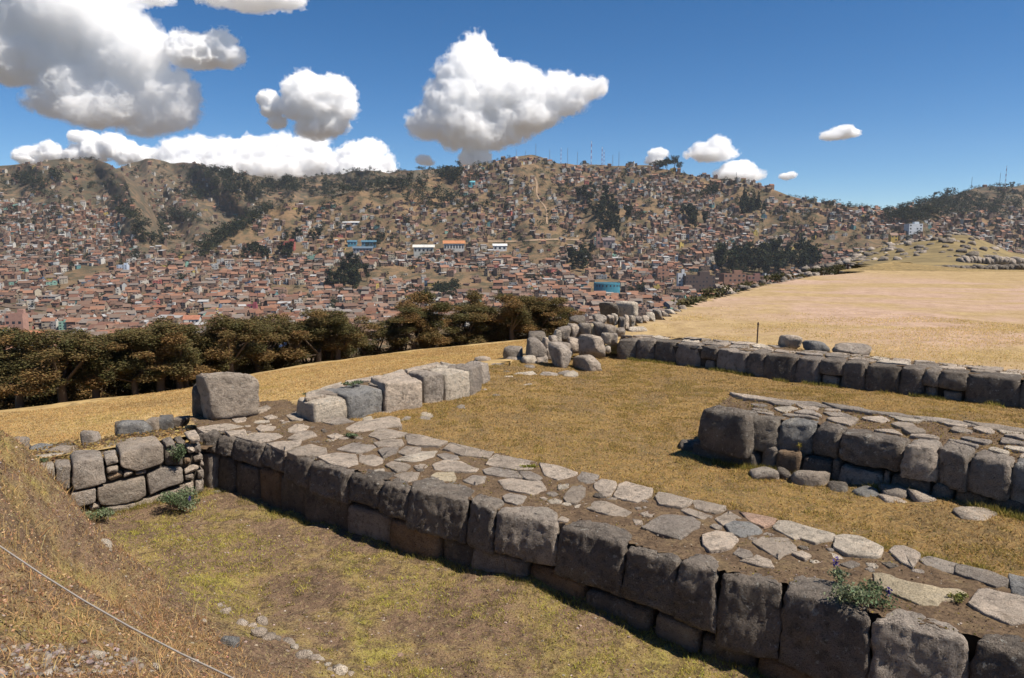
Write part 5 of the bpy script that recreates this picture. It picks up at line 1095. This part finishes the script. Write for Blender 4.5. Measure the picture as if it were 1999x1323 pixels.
for (u, v, kind, hh, where) in allt:
    p_ = far_tree_pos(u, v); root = empty("hillside_tree", p_, **thing(f"{TN[kind]} {where}", "tree", "trees " + where)); s = hh * (1.75 if v < 530 else 1.5) * (1.0 if kind != 'broad' else .85); root.scale = (s * rnd.uniform(.85, 1.2),) * 2 + (s,); root.rotation_euler.z = rnd.uniform(0, 6.28)
    cr, tr, _, _ = rnd.choice(FP[kind])
    for nm, me in (("crown", cr), ("trunk", tr)): o = mesh_obj(nm, me); o.parent = root
# woods and bushes nobody could count
WV, WC = [], []
def wood(u, v, kind, hh):
    L = layer_at(u, v)
    if L is None: return
    _, _, V, c = rnd.choice(FP[kind]); sel = np.repeat(rng.random(len(V) // 4) < (.45 if L is not main else .35), 4); a = rnd.uniform(0, 6.28)
    hh = hh * (1.6 if v < 540 else 1.2); A = V[sel] * np.array([hh, hh, hh]); A = A * (1.25, 1.25, 1); p_ = L.at(np.array(float(u)), np.array(float(v))); B = np.c_[A[:, 0] * math.cos(a) - A[:, 1] * math.sin(a), A[:, 0] * math.sin(a) + A[:, 1] * math.cos(a), A[:, 2]] + p_; WV.append(B); WC.append(c[sel])
WOODS = [(410,345,55,14,60),(470,375,60,22,70),(400,380,50,14,40),(285,440,34,22,34),(250,425,26,12,12),(310,470,30,14,14),(370,432,10,10,6),(620,372,120,14,70),(760,365,90,16,60),(560,360,60,12,40),(880,350,50,12,30),(860,395,60,14,20),(60,360,80,22,30),(330,425,40,20,12),(1860,400,80,22,60),(1800,420,50,14,40),(1950,400,60,30,40),(1760,432,60,8,16)]
for (u, v, ru, rv, n) in WOODS:
    for _ in range(n): wood(u + rnd.gauss(0, ru * .5), v + rnd.gauss(0, rv * .5), rnd.choice(['broad', 'broad', 'euc']), rnd.uniform(8, 17))
for k in range(60): f = k / 59; wood(392 + 130 * f + rnd.gauss(0, 5), 492 - 86 * f + rnd.gauss(0, 3) + 6, 'broad', rnd.uniform(9, 16))
for u in range(600, 1000, 8): wood(u + rnd.gauss(0, 3), (float(mid.ridge(u)) if u < 900 else float(main.ridge(u))) + rnd.uniform(0, 5), 'broad', rnd.uniform(4, 9))
for u in list(range(120, 200, 9)) + list(range(1540, 1990, 9)): 
    for L in (main, spur, east):
        if (L is spur and u < 380) or (L is east and u > 1740) or (L is main and 1500 < u < 1760): wood(u + rnd.gauss(0, 3), float(L.ridge(u)) + rnd.uniform(1, 4), 'broad', rnd.uniform(4, 8))
for _ in range(1700):
    u, v = rnd.uniform(-40, 2040), rnd.uniform(325, 620)
    if v < 530 or rnd.random() < .25: wood(u, v, rnd.choice(['broad', 'broad', 'euc']), rnd.uniform(4, 10) * (1.2 if v < 450 else .9))
WV = np.concatenate(WV); WC = np.concatenate(WC)
mesh_obj("far_woods", np_mesh("far_woods", WV, np.arange(len(WV)).reshape(-1, 4), WC), M['leaves'], kind='stuff')

# ------------------------------------------------------------------ grasses
def blades(name, P, h, w, lean, cols, segs=1, parent=None):
    """P (n,3); one bent blade each"""
    n = len(P); az = rng.uniform(0, 2 * math.pi, n); la = rng.uniform(0, 2 * math.pi, n); l = lean * rng.random(n) * h
    side = np.stack([np.cos(az), np.sin(az), 0 * az], 1) * (w / 2)[:, None]; off = np.stack([np.cos(la) * l, np.sin(la) * l, h * (1 - .25 * np.minimum(lean, 1.5) * rng.random(n))], 1)
    if segs == 1:
        V = np.stack([P - side, P + side, P + off], 1).reshape(-1, 3); F = np.arange(3 * n).reshape(-1, 3); k = 3
    else:
        m = P + off * np.array([.35, .35, .6]); V = np.stack([P - side, P + side, m + side * .7, m - side * .7, P + off], 1).reshape(-1, 3)
        b = np.arange(n)[:, None] * 5; F = np.concatenate([b + [0, 1, 2], b + [0, 2, 3], b + [3, 2, 4]], 0); k = 5
    o = mesh_obj(name, np_mesh(name, V, F, np.repeat(cols, k, 0)), M['blades'], kind='stuff'); return o
def in_frame(x, y, z, pad=60):
    yy = y * CT - (z - CAMZ) * ST; zz = y * ST + (z - CAMZ) * CT; u = 999.5 + FPX * x / np.maximum(yy, .1); v = 661.5 - FPX * zz / np.maximum(yy, .1)
    return (yy > .5) & (u > -pad) & (u < PXW + pad) & (v < PXH + pad), u, v
def pal(cols, idx_noise, jitter=.18):
    c = np.array(cols); t_ = np.clip(idx_noise, 0, .999) * (len(c) - 1); i = t_.astype(int); f = (t_ - i)[:, None]; out = c[i] * (1 - f) + c[np.minimum(i + 1, len(c) - 1)] * f
    return np.clip(out * rng.uniform(1 - jitter * 1.6, 1 + jitter * 1.6, (len(out), 1)) * (1 + rng.normal(0, jitter * .3, out.shape)), .01, 1)
def spread_pts(n, poly, hfun, near=3.0):
    xs = [q[0] for q in poly]; ys = [q[1] for q in poly]; x = rng.uniform(min(xs), max(xs), n); y = rng.uniform(min(ys), max(ys), n); m = pip([(q[0], q[1]) for q in poly], x, y); x, y = x[m], y[m]; z = hfun(x, y); ok, u, v = in_frame(x, y, z); return np.stack([x, y, z], 1)[ok], u[ok], v[ok]
# courtyard: short matted golden grass
P, u, v = spread_pts(420000, courtpoly, court_h); g = fbm(P[:, 0] * .7, P[:, 1] * .7, 3); keep = rng.random(len(P)) < np.clip(.25 + 1.1 * fbm(P[:, 0] * 2.3 + 9, P[:, 1] * 2.3, 3), .1, 1); P, g = P[keep], g[keep]; P[:, 2] -= .008
c = pal([(.17, .115, .06), (.31, .195, .07), (.45, .285, .09), (.53, .345, .13), (.34, .26, .07)], g * 1.5 - .25 + rng.normal(0, .3, len(g)))
blades("courtyard_grass", P, rng.uniform(.02, .065, len(P)), rng.uniform(.008, .018, len(P)), 1.6, c)
# lower ground: sparse greenish yellow mat over brown earth
P, u, v = spread_pts(420000, lowpoly, low_h); bank = np.clip((P[:, 2] + .55) / .35, 0, 1)
g = fbm(P[:, 0] * .8 + 31, P[:, 1] * .8, 4); dens = np.where(bank > .3, .8, np.clip((g - .38) * 4, .12, 1)); keep = rng.random(len(P)) < dens; P, g, bank = P[keep], g[keep], bank[keep]; P[:, 2] -= .006
fl = bank < .4
Pf = P[fl]; gf = g[fl]
c = pal([(.13, .085, .055), (.23, .155, .09), (.38, .29, .095), (.54, .48, .085), (.44, .42, .065)], gf * 2.4 - .62 + rng.normal(0, .2, len(gf)))
blades("lower_grass", Pf, rng.uniform(.015, .05, len(Pf)), rng.uniform(.006, .013, len(Pf)), 1.6, c)
Pb = P[~fl]; gb = fbm(Pb[:, 0] * 1.6, Pb[:, 1] * 1.6 + 4, 3); cl = np.clip(vnoise(Pb[:, 0] * 3.1, Pb[:, 1] * 3.1), 0, 1)
c = pal([(.20, .115, .065), (.36, .21, .10), (.52, .33, .15), (.64, .44, .2), (.34, .21, .10)], gb * 1.5 - .25 + rng.normal(0, .22, len(gb)))
hb = rng.uniform(.02, .075, len(Pb)) * (.5 + 1.2 * cl) * np.clip(.5 + Pb[:, 1] * .09, .5, 1.3)
blades("bank_grass", Pb, hb, rng.uniform(.004, .009, len(Pb)), 2.0, c, 2)
# small tufts standing out of the mat
P, u, v = spread_pts(700000, lowpoly, low_h); tf = vnoise(P[:, 0] * 7.3, P[:, 1] * 7.3) * .6 + vnoise(P[:, 0] * 2.1 + 50, P[:, 1] * 2.1) * .4; keep = (tf > .60) & (P[:, 2] < -.55); P = P[keep][:60000]
blades("lower_tufts", P, rng.uniform(.02, .05, len(P)), rng.uniform(.005, .010, len(P)), 1.6, pal([(.10, .08, .04), (.24, .2, .06), (.48, .43, .08), (.54, .45, .15)], tf[keep][:60000] * 3 - 1.55 + rng.normal(0, .25, len(P))))
P, u, v = spread_pts(600000, courtpoly, court_h); tf = vnoise(P[:, 0] * 4.3, P[:, 1] * 4.3) * .6 + vnoise(P[:, 0] * 1.1 + 20, P[:, 1] * 1.1) * .4; keep = tf > .62; P = P[keep][:70000]
blades("courtyard_tufts", P, rng.uniform(.02, .055, len(P)), rng.uniform(.008, .016, len(P)), 1.7, pal([(.12, .10, .04), (.27, .21, .06), (.42, .30, .09), (.52, .36, .14)], rng.random(len(P))))
# taller dry stems on the bank
P, u, v = spread_pts(90000, lowpoly, low_h); hi = (P[:, 2] > -.45); P, u, v = P[hi], u[hi], v[hi]; tuft = vnoise(P[:, 0] * 1.9 + 3, P[:, 1] * 1.9); keep = (rng.random(len(P)) < np.clip((tuft - .5) * 1.2, 0, .5)) & (v < 1230); P = P[keep][:1500]
blades("dry_stems", P, rng.uniform(.10, .34, len(P)), rng.uniform(.004, .008, len(P)), .8, pal([(.33, .21, .09), (.48, .34, .15), (.55, .42, .2)], rng.random(len(P))), 2)
# field and slope: short grass as fine cover near the walls only
P, u, v = spread_pts(110000, [W(1210, 652, .6), W(2050, 728, .6), W(2050, 640, .7), W(1700, 610, .75), W(1400, 600, .8), W(1290, 632, .7)], field_h)
dn = np.clip((fbm(P[:, 0] * .35, P[:, 1] * .8 + 3, 4) - .36) * 5, .05, 1) * np.clip((v - 585) / 50, 0, 1); P = P[rng.random(len(P)) < dn]; g = fbm(P[:, 0] * .5, P[:, 1] * .5, 3); c = pal([(.46, .34, .13), (.62, .45, .18), (.70, .53, .25)], g * 1.4 - .2 + rng.normal(0, .15, len(g))); blades("field_grass", P, rng.uniform(.02, .05, len(P)), rng.uniform(.012, .025, len(P)), 1.9, c)
slopepoly = [W(-60, 880, -.5), W(150, 860, -.4), W(360, 822, -.3), W(560, 775, -.1), W(800, 722, .0), W(1000, 690, .1), W(1040, 664, -.9), W(760, 690, -1), W(500, 730, -1), W(180, 786, -1.2), W(-60, 812, -1.2)]
P, u, v = spread_pts(200000, slopepoly, slope_h); g = fbm(P[:, 0] * .4, P[:, 1] * .4, 4); c = pal([(.35, .225, .095), (.48, .31, .12), (.56, .375, .16), (.42, .31, .10)], g * 1.5 - .25 + rng.normal(0, .13, len(g)))
blades("slope_grass", P, rng.uniform(.02, .05, len(P)), rng.uniform(.012, .025, len(P)), 1.9, c)
# litter, moss and pebbles on the paved tops and in the earth
def litter(name, poly, z, n, s, cols, thresh=None):
    xs = [q[0] for q in poly]; ys = [q[1] for q in poly]; x = rng.uniform(min(xs), max(xs), n); y = rng.uniform(min(ys), max(ys), n); m = pip([(q[0], q[1]) for q in poly], x, y); x, y = x[m], y[m]
    if thresh is not None: k = fbm(x * 2.2 + 40, y * 2.2, 3) > thresh; x, y = x[k], y[k]
    zz = z(x, y) if callable(z) else z; P = np.stack([x, y, zz + 0 * x], 1); n = len(P); a = rng.normal(size=(n, 3)); a[:, 2] *= .5; a /= np.linalg.norm(a, axis=1)[:, None]; b = np.cross(a, rng.normal(size=(n, 3))); b /= np.linalg.norm(b, axis=1)[:, None]; sz = s * rng.uniform(.4, 1.5, n)[:, None]
    V = np.stack([P - a * sz, P + b * sz * .6, P + a * sz, P - b * sz * .6], 1).reshape(-1, 3); return mesh_obj(name, np_mesh(name, V, np.arange(4 * n).reshape(-1, 4), np.repeat(pal(cols, rng.random(n), .25), 4, 0)), M['blades'], kind='stuff')
litter("leaf_litter", FTOP, ZT - .003, 30000, .011, [(.05, .03, .02), (.11, .07, .04), (.20, .13, .08), (.30, .22, .15)])
litter("wall_top_moss", FTOP, ZT + .004, 26000, .012, [(.14, .11, .03), (.24, .19, .04), (.30, .24, .05)], .56)
mtop = [W(a, b, mz) - MN * .4 for a, b in mfront] + list(reversed(mback))
litter("middle_wall_litter", mtop, mz - .01, 14000, .014, [(.10, .06, .03), (.22, .14, .06), (.32, .22, .08), (.26, .2, .06)])
btop = [W(*bj[0], bz) - BN * .6, W(*bj[-1], bz) - BN * .6] + list(reversed(bbk)); litter("back_wall_litter", btop, bz + .02, 9000, .02, [(.10, .07, .04), (.24, .17, .08), (.30, .22, .09)], .45)
litter("terrace_litter", [lq(-1.6, .3), lq(LL + .2, .3), lq(LL + .5, 1.9), lq(-2.2, 1.9)], -.05, 9000, .025, [(.16, .10, .05), (.34, .23, .09), (.42, .31, .13)])
litter("ground_litter", lowpoly, lambda x, y: low_h(x, y) + .004, 90000, .011, [(.07, .045, .03), (.14, .09, .055), (.24, .16, .10), (.36, .27, .18), (.30, .17, .10)])
litter("bank_litter", [(-14, 2), (-4, .6), (-1, 2.5), D(460, 1330, 5.7), D(420, 1200, 7.5), D(200, 1100, 8.9), D(140, 1000, 8.8), (-9, 10.5), (-14, 11)], lambda x, y: low_h(x, y) + .012, 120000, .011, [(.14, .08, .05), (.28, .16, .09), (.44, .27, .14), (.6, .44, .26), (.36, .19, .12)])
litter("courtyard_litter", courtpoly, lambda x, y: court_h(x, y) + .006, 45000, .014, [(.10, .07, .04), (.2, .13, .06), (.16, .15, .05), (.38, .28, .15)])
def foot_grass(name, pts, n, hfun, cols, hmax, w=.012):
    L_ = [(pts[i + 1] - pts[i]).length for i in range(len(pts) - 1)]; k = rng.choice(len(L_), n, p=np.array(L_) / sum(L_)); f = rng.random(n); A = np.array([p[:2] for p in pts]); Q = A[k] * (1 - f)[:, None] + A[k + 1] * f[:, None] + rng.normal(0, .055, (n, 2)); keep = vnoise(Q[:, 0] * 2.2 + 7, Q[:, 1] * 2.2) > .42; Q = Q[keep]
    P = np.c_[Q, hfun(Q[:, 0], Q[:, 1]) - .01]; blades(name, P, rng.uniform(.03, hmax, len(P)), np.full(len(P), w) * rng.uniform(.6, 1.2, len(P)), 1.0, pal(cols, rng.random(len(P))))
FG = [(.12, .11, .03), (.22, .2, .05), (.32, .27, .07), (.4, .3, .1)]
foot_grass("wall_foot_grass", [fw(s_, -.12, 0) for s_ in (0, 4, 8, 12)], 6000, low_h, FG, .10, .008); foot_grass("wall_foot_grass", [W(a, b, bz) + BN * .12 for a, b in bj], 9000, court_h, FG, .14, .02)
foot_grass("wall_foot_grass", [W(a, b, mz) + MN * .2 - Vector((0, 0, 0)) for a, b in mfront], 6000, court_h, FG, .15); foot_grass("wall_foot_grass", [fw(s_, 1.62 + .02 * s_, 0) for s_ in (3, 6, 9, 12)], 6000, court_h, FG, .08); foot_grass("wall_foot_grass", [lq(-1, -.08), lq(LL, -.08)], 2500, low_h, FG, .14, .008)
def pebbles(name, poly, hfun, n, smin, smax, cols, thresh=.0, vmin=0):
    P, u, v = spread_pts(n * 4, poly, hfun); k = (fbm(P[:, 0] * 1.3 + 70, P[:, 1] * 1.3, 3) > thresh) & (v > vmin); P = P[k][:n]; D0, F0 = ico(1); D0 = D0 * np.array([1, .8, .6]); n = len(P); s = rng.uniform(smin, smax, n) ** 1.0
    V = (P[:, None, :] + (D0[None] * rng.uniform(.7, 1.3, (n, len(D0), 1))) * s[:, None, None]); F = (F0[None] + (np.arange(n) * len(D0))[:, None, None]).reshape(-1, 3)
    c = np.repeat(pal(cols, rng.random(n), .15), len(D0), 0); return mesh_obj(name, np_mesh(name, V.reshape(-1, 3), F, c), M['vcol'], kind='stuff')
pebbles("gravel", lowpoly, low_h, 1500, .006, .022, [(.14, .10, .075), (.24, .19, .15), (.36, .3, .25)])
pebbles("bank_rubble", [W(-40, 1230, 1.2), W(330, 1230, .5), W(420, 1330, .2), W(-40, 1340, 1.2), (-5, 3), (-2.5, 2.6)], low_h, 900, .008, .035, [(.13, .10, .08), (.21, .175, .145), (.29, .25, .22)], .5, 1180)
pebbles("wall_top_gravel", FTOP, lambda x, y: ZT - .01 + 0 * x, 1200, .005, .014, [(.16, .11, .08), (.3, .24, .2), (.42, .36, .3)])

# ------------------------------------------------------------------ green bushes (lupins)
GREEN = [(.12, .15, .075), (.15, .185, .10), (.10, .13, .065), (.19, .22, .13)]
def bush(c, rx, ry, h, n, leaf, label, flowers=0, cols=GREEN, name="lupin_bush", cat="bush"):
    root = empty(name, c, **thing(label, cat)); rg = np.random.default_rng(rnd.randrange(9999)); lob = [(rg.uniform(-.6, .6) * rx, rg.uniform(-.6, .6) * ry, h * rg.uniform(.2, .75)) for _ in range(9)]; rad = [(rx * .45, ry * .45, h * .32)] * 9
    V, cc = leaf_cloud(lob, rad, n, leaf, cols, rnd.randrange(9999), shell=.1); o = mesh_obj("foliage", np_mesh("foliage", V, np.arange(len(V)).reshape(-1, 4), cc), M['leaves']); o.parent = root
    segs = [((0, 0, -.03), (l[0], l[1], l[2]), .008, .003) for l in lob]; me = limb_mesh(segs, 4); me.materials.append(M['bark']); o = mesh_obj("stem", me); o.parent = root
    for k in range(flowers):
        l = lob[k % 9]; n2 = 26; z = np.linspace(0, .09, n2); Pp = np.stack([l[0] * 1.25 + rg.normal(0, .009, n2), l[1] * 1.25 + rg.normal(0, .009, n2), l[2] + h * .18 + z], 1); a = rg.normal(size=(n2, 3)) * .009; b = rg.normal(size=(n2, 3)) * .009
        o = mesh_obj("flower", np_mesh("flower", np.stack([Pp - a, Pp + b, Pp + a, Pp - b], 1).reshape(-1, 3), np.arange(4 * n2).reshape(-1, 4), np.repeat(np.array([[.06, .04, .22]]) * rg.uniform(.6, 1.6, (n2, 1)), 4, 0)), M['leaves']); o.parent = root
bush(W(1690, 1182, ZT), .36, .24, .26, 1500, .016, "green lupin with small violet flowers growing on the near wall's top", 1)
bush(W(1640, 1140, ZT), .12, .1, .22, 160, .018, "thin lupin sprig with a violet spike left of the larger lupin", 1)
bush(W(1868, 1172, ZT), .14, .1, .08, 200, .014, "little yellowish green plant at the end of the cream slab", 0, [(.14, .14, .04), (.2, .18, .05)], "small_plant", "plant")
bush(W(352, 992, -.88), .46, .32, .36, 3200, .017, "large green bush in the inner corner of the left wall", 1)
bush(W(190, 1012, -.85), .38, .2, .2, 1500, .014, "low green bush at the left end of the pale left wall", 0)
bush(on_plane(345, 900, LW0, LWN) + LWN * .08, .22, .12, .34, 1500, .015, "green bush growing out of the left wall beside the near wall", 0)
bush(W(82, 905, -.05), .12, .1, .14, 220, .02, "small green plant on the left end of the left wall", 0, GREEN, "small_plant", "plant")
bush(W(686, 852, ZT), .16, .12, .08, 300, .018, "small green tuft among the paving stones of the near wall", 0, GREEN, "small_plant", "plant")
bush(W(690, 752, .6), .26, .16, .1, 300, .022, "green cushion plant on top of the pale wall", 0, GREEN, "small_plant", "plant")
bush(W(612, 772, .45), .26, .16, .08, 240, .022, "flat olive cushion plant at the left end of the pale wall's top", 0, [(.12, .13, .06), (.16, .16, .08)], "small_plant", "plant")
bush(W(1028, 912, ZT), .2, .08, .04, 260, .014, "bright yellow green moss cushion on the near wall's edge slab", 0, [(.2, .2, .03), (.26, .24, .04)], "moss_cushion", "moss")
bush(W(1500, 898, -.03), .1, .08, .3, 120, .018, "yellow green weed growing at the foot of the middle wall", 0, [(.2, .2, .04), (.28, .25, .06)], "small_plant", "plant")
bush(W(1560, 878, .3), .05, .05, .14, 60, .014, "tiny yellow weed in a joint of the middle wall", 0, [(.28, .22, .05)], "small_plant", "plant")

for i, (u, v, d_, z) in enumerate([(1352, 592, 33, .5), (1398, 574, 40, .6), (1440, 566, 44, .8), (1462, 556, 50, .9), (1512, 548, 54, .9), (1556, 540, 58, 1), (1612, 528, 62, 1), (1640, 522, 66, 1), (1664, 530, 64, 1), (1370, 586, 36, .5), (1480, 560, 47, .8), (1590, 528, 66, 1)]):
    q = D(u, v, d_); bush(q - Vector((0, 0, .35)), rnd.uniform(.8, 1.5), .7, rnd.uniform(.6, 1.0), 420, .09, f"dark scrubby bush on the field's rocky rim, {['nearest the ruin', 'second from the ruin', 'third from the ruin', 'below the long apartment block', 'beside the hollow boulder', 'below the brick building', 'beside the lone block', 'at the pale post', 'right of the post', 'lowest on the bank', 'midway along', 'under the eucalyptus grove'][i]}", 0, [(.07, .07, .035), (.10, .09, .045), (.13, .11, .05)], "rim_shrub", "shrub")
# ------------------------------------------------------------------ clouds: scattering bodies far beyond the hills
cm = bpy.data.materials.new("cloud"); cm.use_nodes = True; nt = cm.node_tree; nt.nodes.clear()
vo = nt.nodes.new("ShaderNodeVolumeScatter"); vo.inputs["Color"].default_value = (.995, .995, .995, 1); vo.inputs["Density"].default_value = CLOUD_DENS; vo.inputs["Anisotropy"].default_value = -0.15
ou = nt.nodes.new("ShaderNodeOutputMaterial"); nt.links.new(vo.outputs[0], ou.inputs["Volume"])
def cloud_mats(k):
    a = cm.copy(); a.node_tree.nodes["Volume Scatter"].inputs["Density"].default_value = CLOUD_DENS * k; b = cm.copy(); b.name = "cloud_fringe"; b.node_tree.nodes["Volume Scatter"].inputs["Density"].default_value = CLOUD_DENS * k * .3; return a, b
import openvdb
CD = 5200.0; K = CD / FPX
def up(a, n):                     # trilinear enlargement of a lattice to shape n
    for ax in range(3):
        x = np.linspace(0, a.shape[ax] - 1.001, n[ax]); i = x.astype(int); f = x - i; f = f * f * (3 - 2 * f); sh = [1, 1, 1]; sh[ax] = -1; f = f.reshape(sh); a = np.take(a, i, ax) * (1 - f) + np.take(a, i + 1, ax) * f
    return a
def noise3(n, cell, rg):          # smooth noise 0..1 with the given cell size in voxels
    return up(rg.random([int(k / cell) + 3 for k in n]).astype(np.float32), n)
cloud_n = [0]
def cloud(label, blobs, disp=1.0, dens=1.0, dist=5200.0):
    CD = dist; K = CD / FPX
    cloud_n[0] += 1; rg = np.random.default_rng(500 + cloud_n[0]); B = np.array([(b[0], b[1], b[2], b[3] if len(b) > 3 else b[2] * .85) for b in blobs], float)
    B[:, 2:] *= .9
    cu, cv = B[:, 0].mean(), B[:, 1].mean(); rm = B[:, 2].max(); vx = max(1.1, min(1.9, rm / 20.)); pad = 14 + rm * .25
    lo = np.array([(B[:, 0] - B[:, 2]).min() - pad, -(rm + pad), (-B[:, 1] - B[:, 3]).min() - pad]); hi = np.array([(B[:, 0] + B[:, 2]).max() + pad, rm + pad, (-B[:, 1] + B[:, 3]).max() + pad])
    n = np.ceil((hi - lo) / vx).astype(int); g = [lo[k] + vx * np.arange(n[k]) for k in range(3)]
    f = np.full(n, -999., np.float32)
    sc = min(1, rm / 34.) ** .7
    for (u, v, ru, rv) in B:
        yo = rg.uniform(-.3, .3) * ru; vv = -v
        d = np.sqrt(((g[0] - u) / ru)[:, None, None] ** 2 + ((g[1] - yo) / (ru * .85))[None, :, None] ** 2 + ((g[2] - vv) / np.where(g[2] < vv, rv * .85, rv))[None, None, :] ** 2)
        f = np.maximum(f, (1 - d) * min(ru, rv))
    t_ = 0
    for cell, a in ((30, 15), (15, 11), (7.5, 9), (3.8, 7.0), (2.0, 4.2)):
        q = noise3(n, max(2.0, cell * (.5 + .5 * sc) / vx), rg); bil = np.abs(2 * q - 1)
        t_ = t_ + a * ((.55 - bil) * .9 + (q - .5) * .6)
    f = f + t_ * sc * disp - 1.5 * sc
    def surf(iso):
        gr = openvdb.FloatGrid(background=50.0); gr.copyFromArray(np.ascontiguousarray(-f, dtype=np.float32)); pts, qd = gr.convertToQuads(iso)
        P = (pts * vx + lo[None]); P[:, 0] -= cu; P[:, 2] += cv
        a, b, c_ = P[qd[:, 0]], P[qd[:, 1]], P[qd[:, 2]]
        if (np.einsum('ij,ij->i', a - P.mean(0), np.cross(b - a, c_ - a))).sum() < 0: qd = qd[:, ::-1]
        return np_mesh("cloud", P * K, qd)
    ma, mb = cloud_mats(min(2.0, max(.3, 36. / rm)) * 5200. / CD); c = D(cu, cv, CD); me = surf(0.0); me.materials.append(ma); o = mesh_obj("cloud", me, None, **thing(label, "cloud", "white cumulus clouds in the sky")); o['kind'] = 'thing'; o.location = c
    me = surf(4.5 * sc); me.materials.append(mb); q = mesh_obj("fringe", me); q.parent = o
cloud("huge white cloud filling the upper left corner of the sky", [(40,40,100),(-60,60,120),(150,40,90),(230,80,75),(110,110,85),(190,140,75),(270,120,60),(300,170,55),(240,195,55),(320,205,45),(150,170,65),(270,230,36,20),(110,195,40,22),(30,120,70,45),(200,215,60,26),(330,180,40),(60,-40,110),(170,-10,80)])
cloud("small white cloud just right of the huge one", [(362,95,26),(392,103,32,24),(420,98,28),(440,108,20,14),(434,80,14),(380,112,26,12)])
cloud("rounded white cloud left of the middle of the sky", [(620,200,46),(600,182,32),(644,186,36),(660,212,26),(634,232,32),(590,208,30),(620,245,26,16)])
cloud("thin upright wisp of cloud beside the rounded cloud", [(526,198,18),(534,215,18),(540,236,13)], .7)
cloud("tall peaked white cloud in the middle of the sky", [(932,100,22),(922,125,34),(905,152,40),(950,150,44),(885,185,40),(960,188,58),(900,205,56),(1010,178,44),(1045,195,40),(1086,172,24),(1120,178,20,9),(1140,172,14,6),(1096,200,30,18),(862,240,44,26),(910,245,56,30),(970,240,60,30),(1030,225,44,28),(930,266,40,15)])
cloud("long low bank of cloud behind the left hills", [(350,305,24),(395,302,28),(440,306,30),(485,304,32),(530,300,28),(575,294,30),(605,290,26),(545,330,40,20),(470,332,50,20),(390,330,45,18),(600,322,30,18)], dist=11000.0)
cloud("heaped cloud behind the far hills left of the peak", [(668,330,24),(696,308,24),(722,304,22),(744,325,24),(705,335,40,18)], dist=11000.0)
cloud("low cloud behind the hill at the far left", [(66,306,20,12),(104,298,17),(150,300,18,14),(190,296,20),(218,288,22),(245,302,22),(282,308,20,12)], dist=11000.0)
cloud("tiny oval cloud above the left hills", [(150,267,14,9),(166,269,18,10)], .5, dist=11000.0)
cloud("small cloud beneath the tall peaked one, on the ridge", [(930,300,22),(918,312,18),(940,312,16)], .6)
cloud("small bright cloud above the right part of the main hill", [(1378,296,20,14),(1398,288,20),(1412,298,14),(1390,300,28,9)], .6)
cloud("small cloud touching the ridge at the right", [(1432,334,18,12),(1450,330,18,12),(1440,342,28,9)], .6)
cloud("faint small cloud beside the dark skyline trees", [(1284,302,15,11),(1278,312,13,8)], .6)
cloud("flat small cloud alone in the right of the sky", [(1632,264,18,7),(1650,258,20,9)], .5)
cloud("smallest puff above the right shoulder of the hill", [(1535,345,10,6),(1544,342,9,6)], .4)
cloud("thin strip of cloud cut by the top edge of the sky", [(430,-6,30,12),(490,-2,40,14),(545,2,30,12)], .6)
cloud("pale streak of cloud at the top edge beside the huge cloud", [(225,4,30,8),(300,-2,20,8)], .5)
cloud("small faint cloud over the far hills left of the peak", [(828,313,13,8),(838,316,9,6)], .4)

# ------------------------------------------------------------------ the air between here and the far hills
hm_ = bpy.data.materials.new("haze"); hm_.use_nodes = True; nt = hm_.node_tree; nt.nodes.clear(); pv = nt.nodes.new("ShaderNodeVolumePrincipled"); pv.inputs["Color"].default_value = (.80, .88, 1, 1); pv.inputs["Density"].default_value = HAZE_DENS; pv.inputs["Anisotropy"].default_value = .2
ou = nt.nodes.new("ShaderNodeOutputMaterial"); nt.links.new(pv.outputs[0], ou.inputs["Volume"])
x0, x1, y0, y1, z0, z1 = -2700, 2700, -60, 2560, -200, 330
me = np_mesh("haze", [(x, y, z) for x in (x0, x1) for y in (y0, y1) for z in (z0, z1)], [(0, 1, 3, 2), (4, 6, 7, 5), (0, 4, 5, 1), (2, 3, 7, 6), (0, 2, 6, 4), (1, 5, 7, 3)]); me.materials.append(hm_); mesh_obj("haze", me, None, kind='stuff')
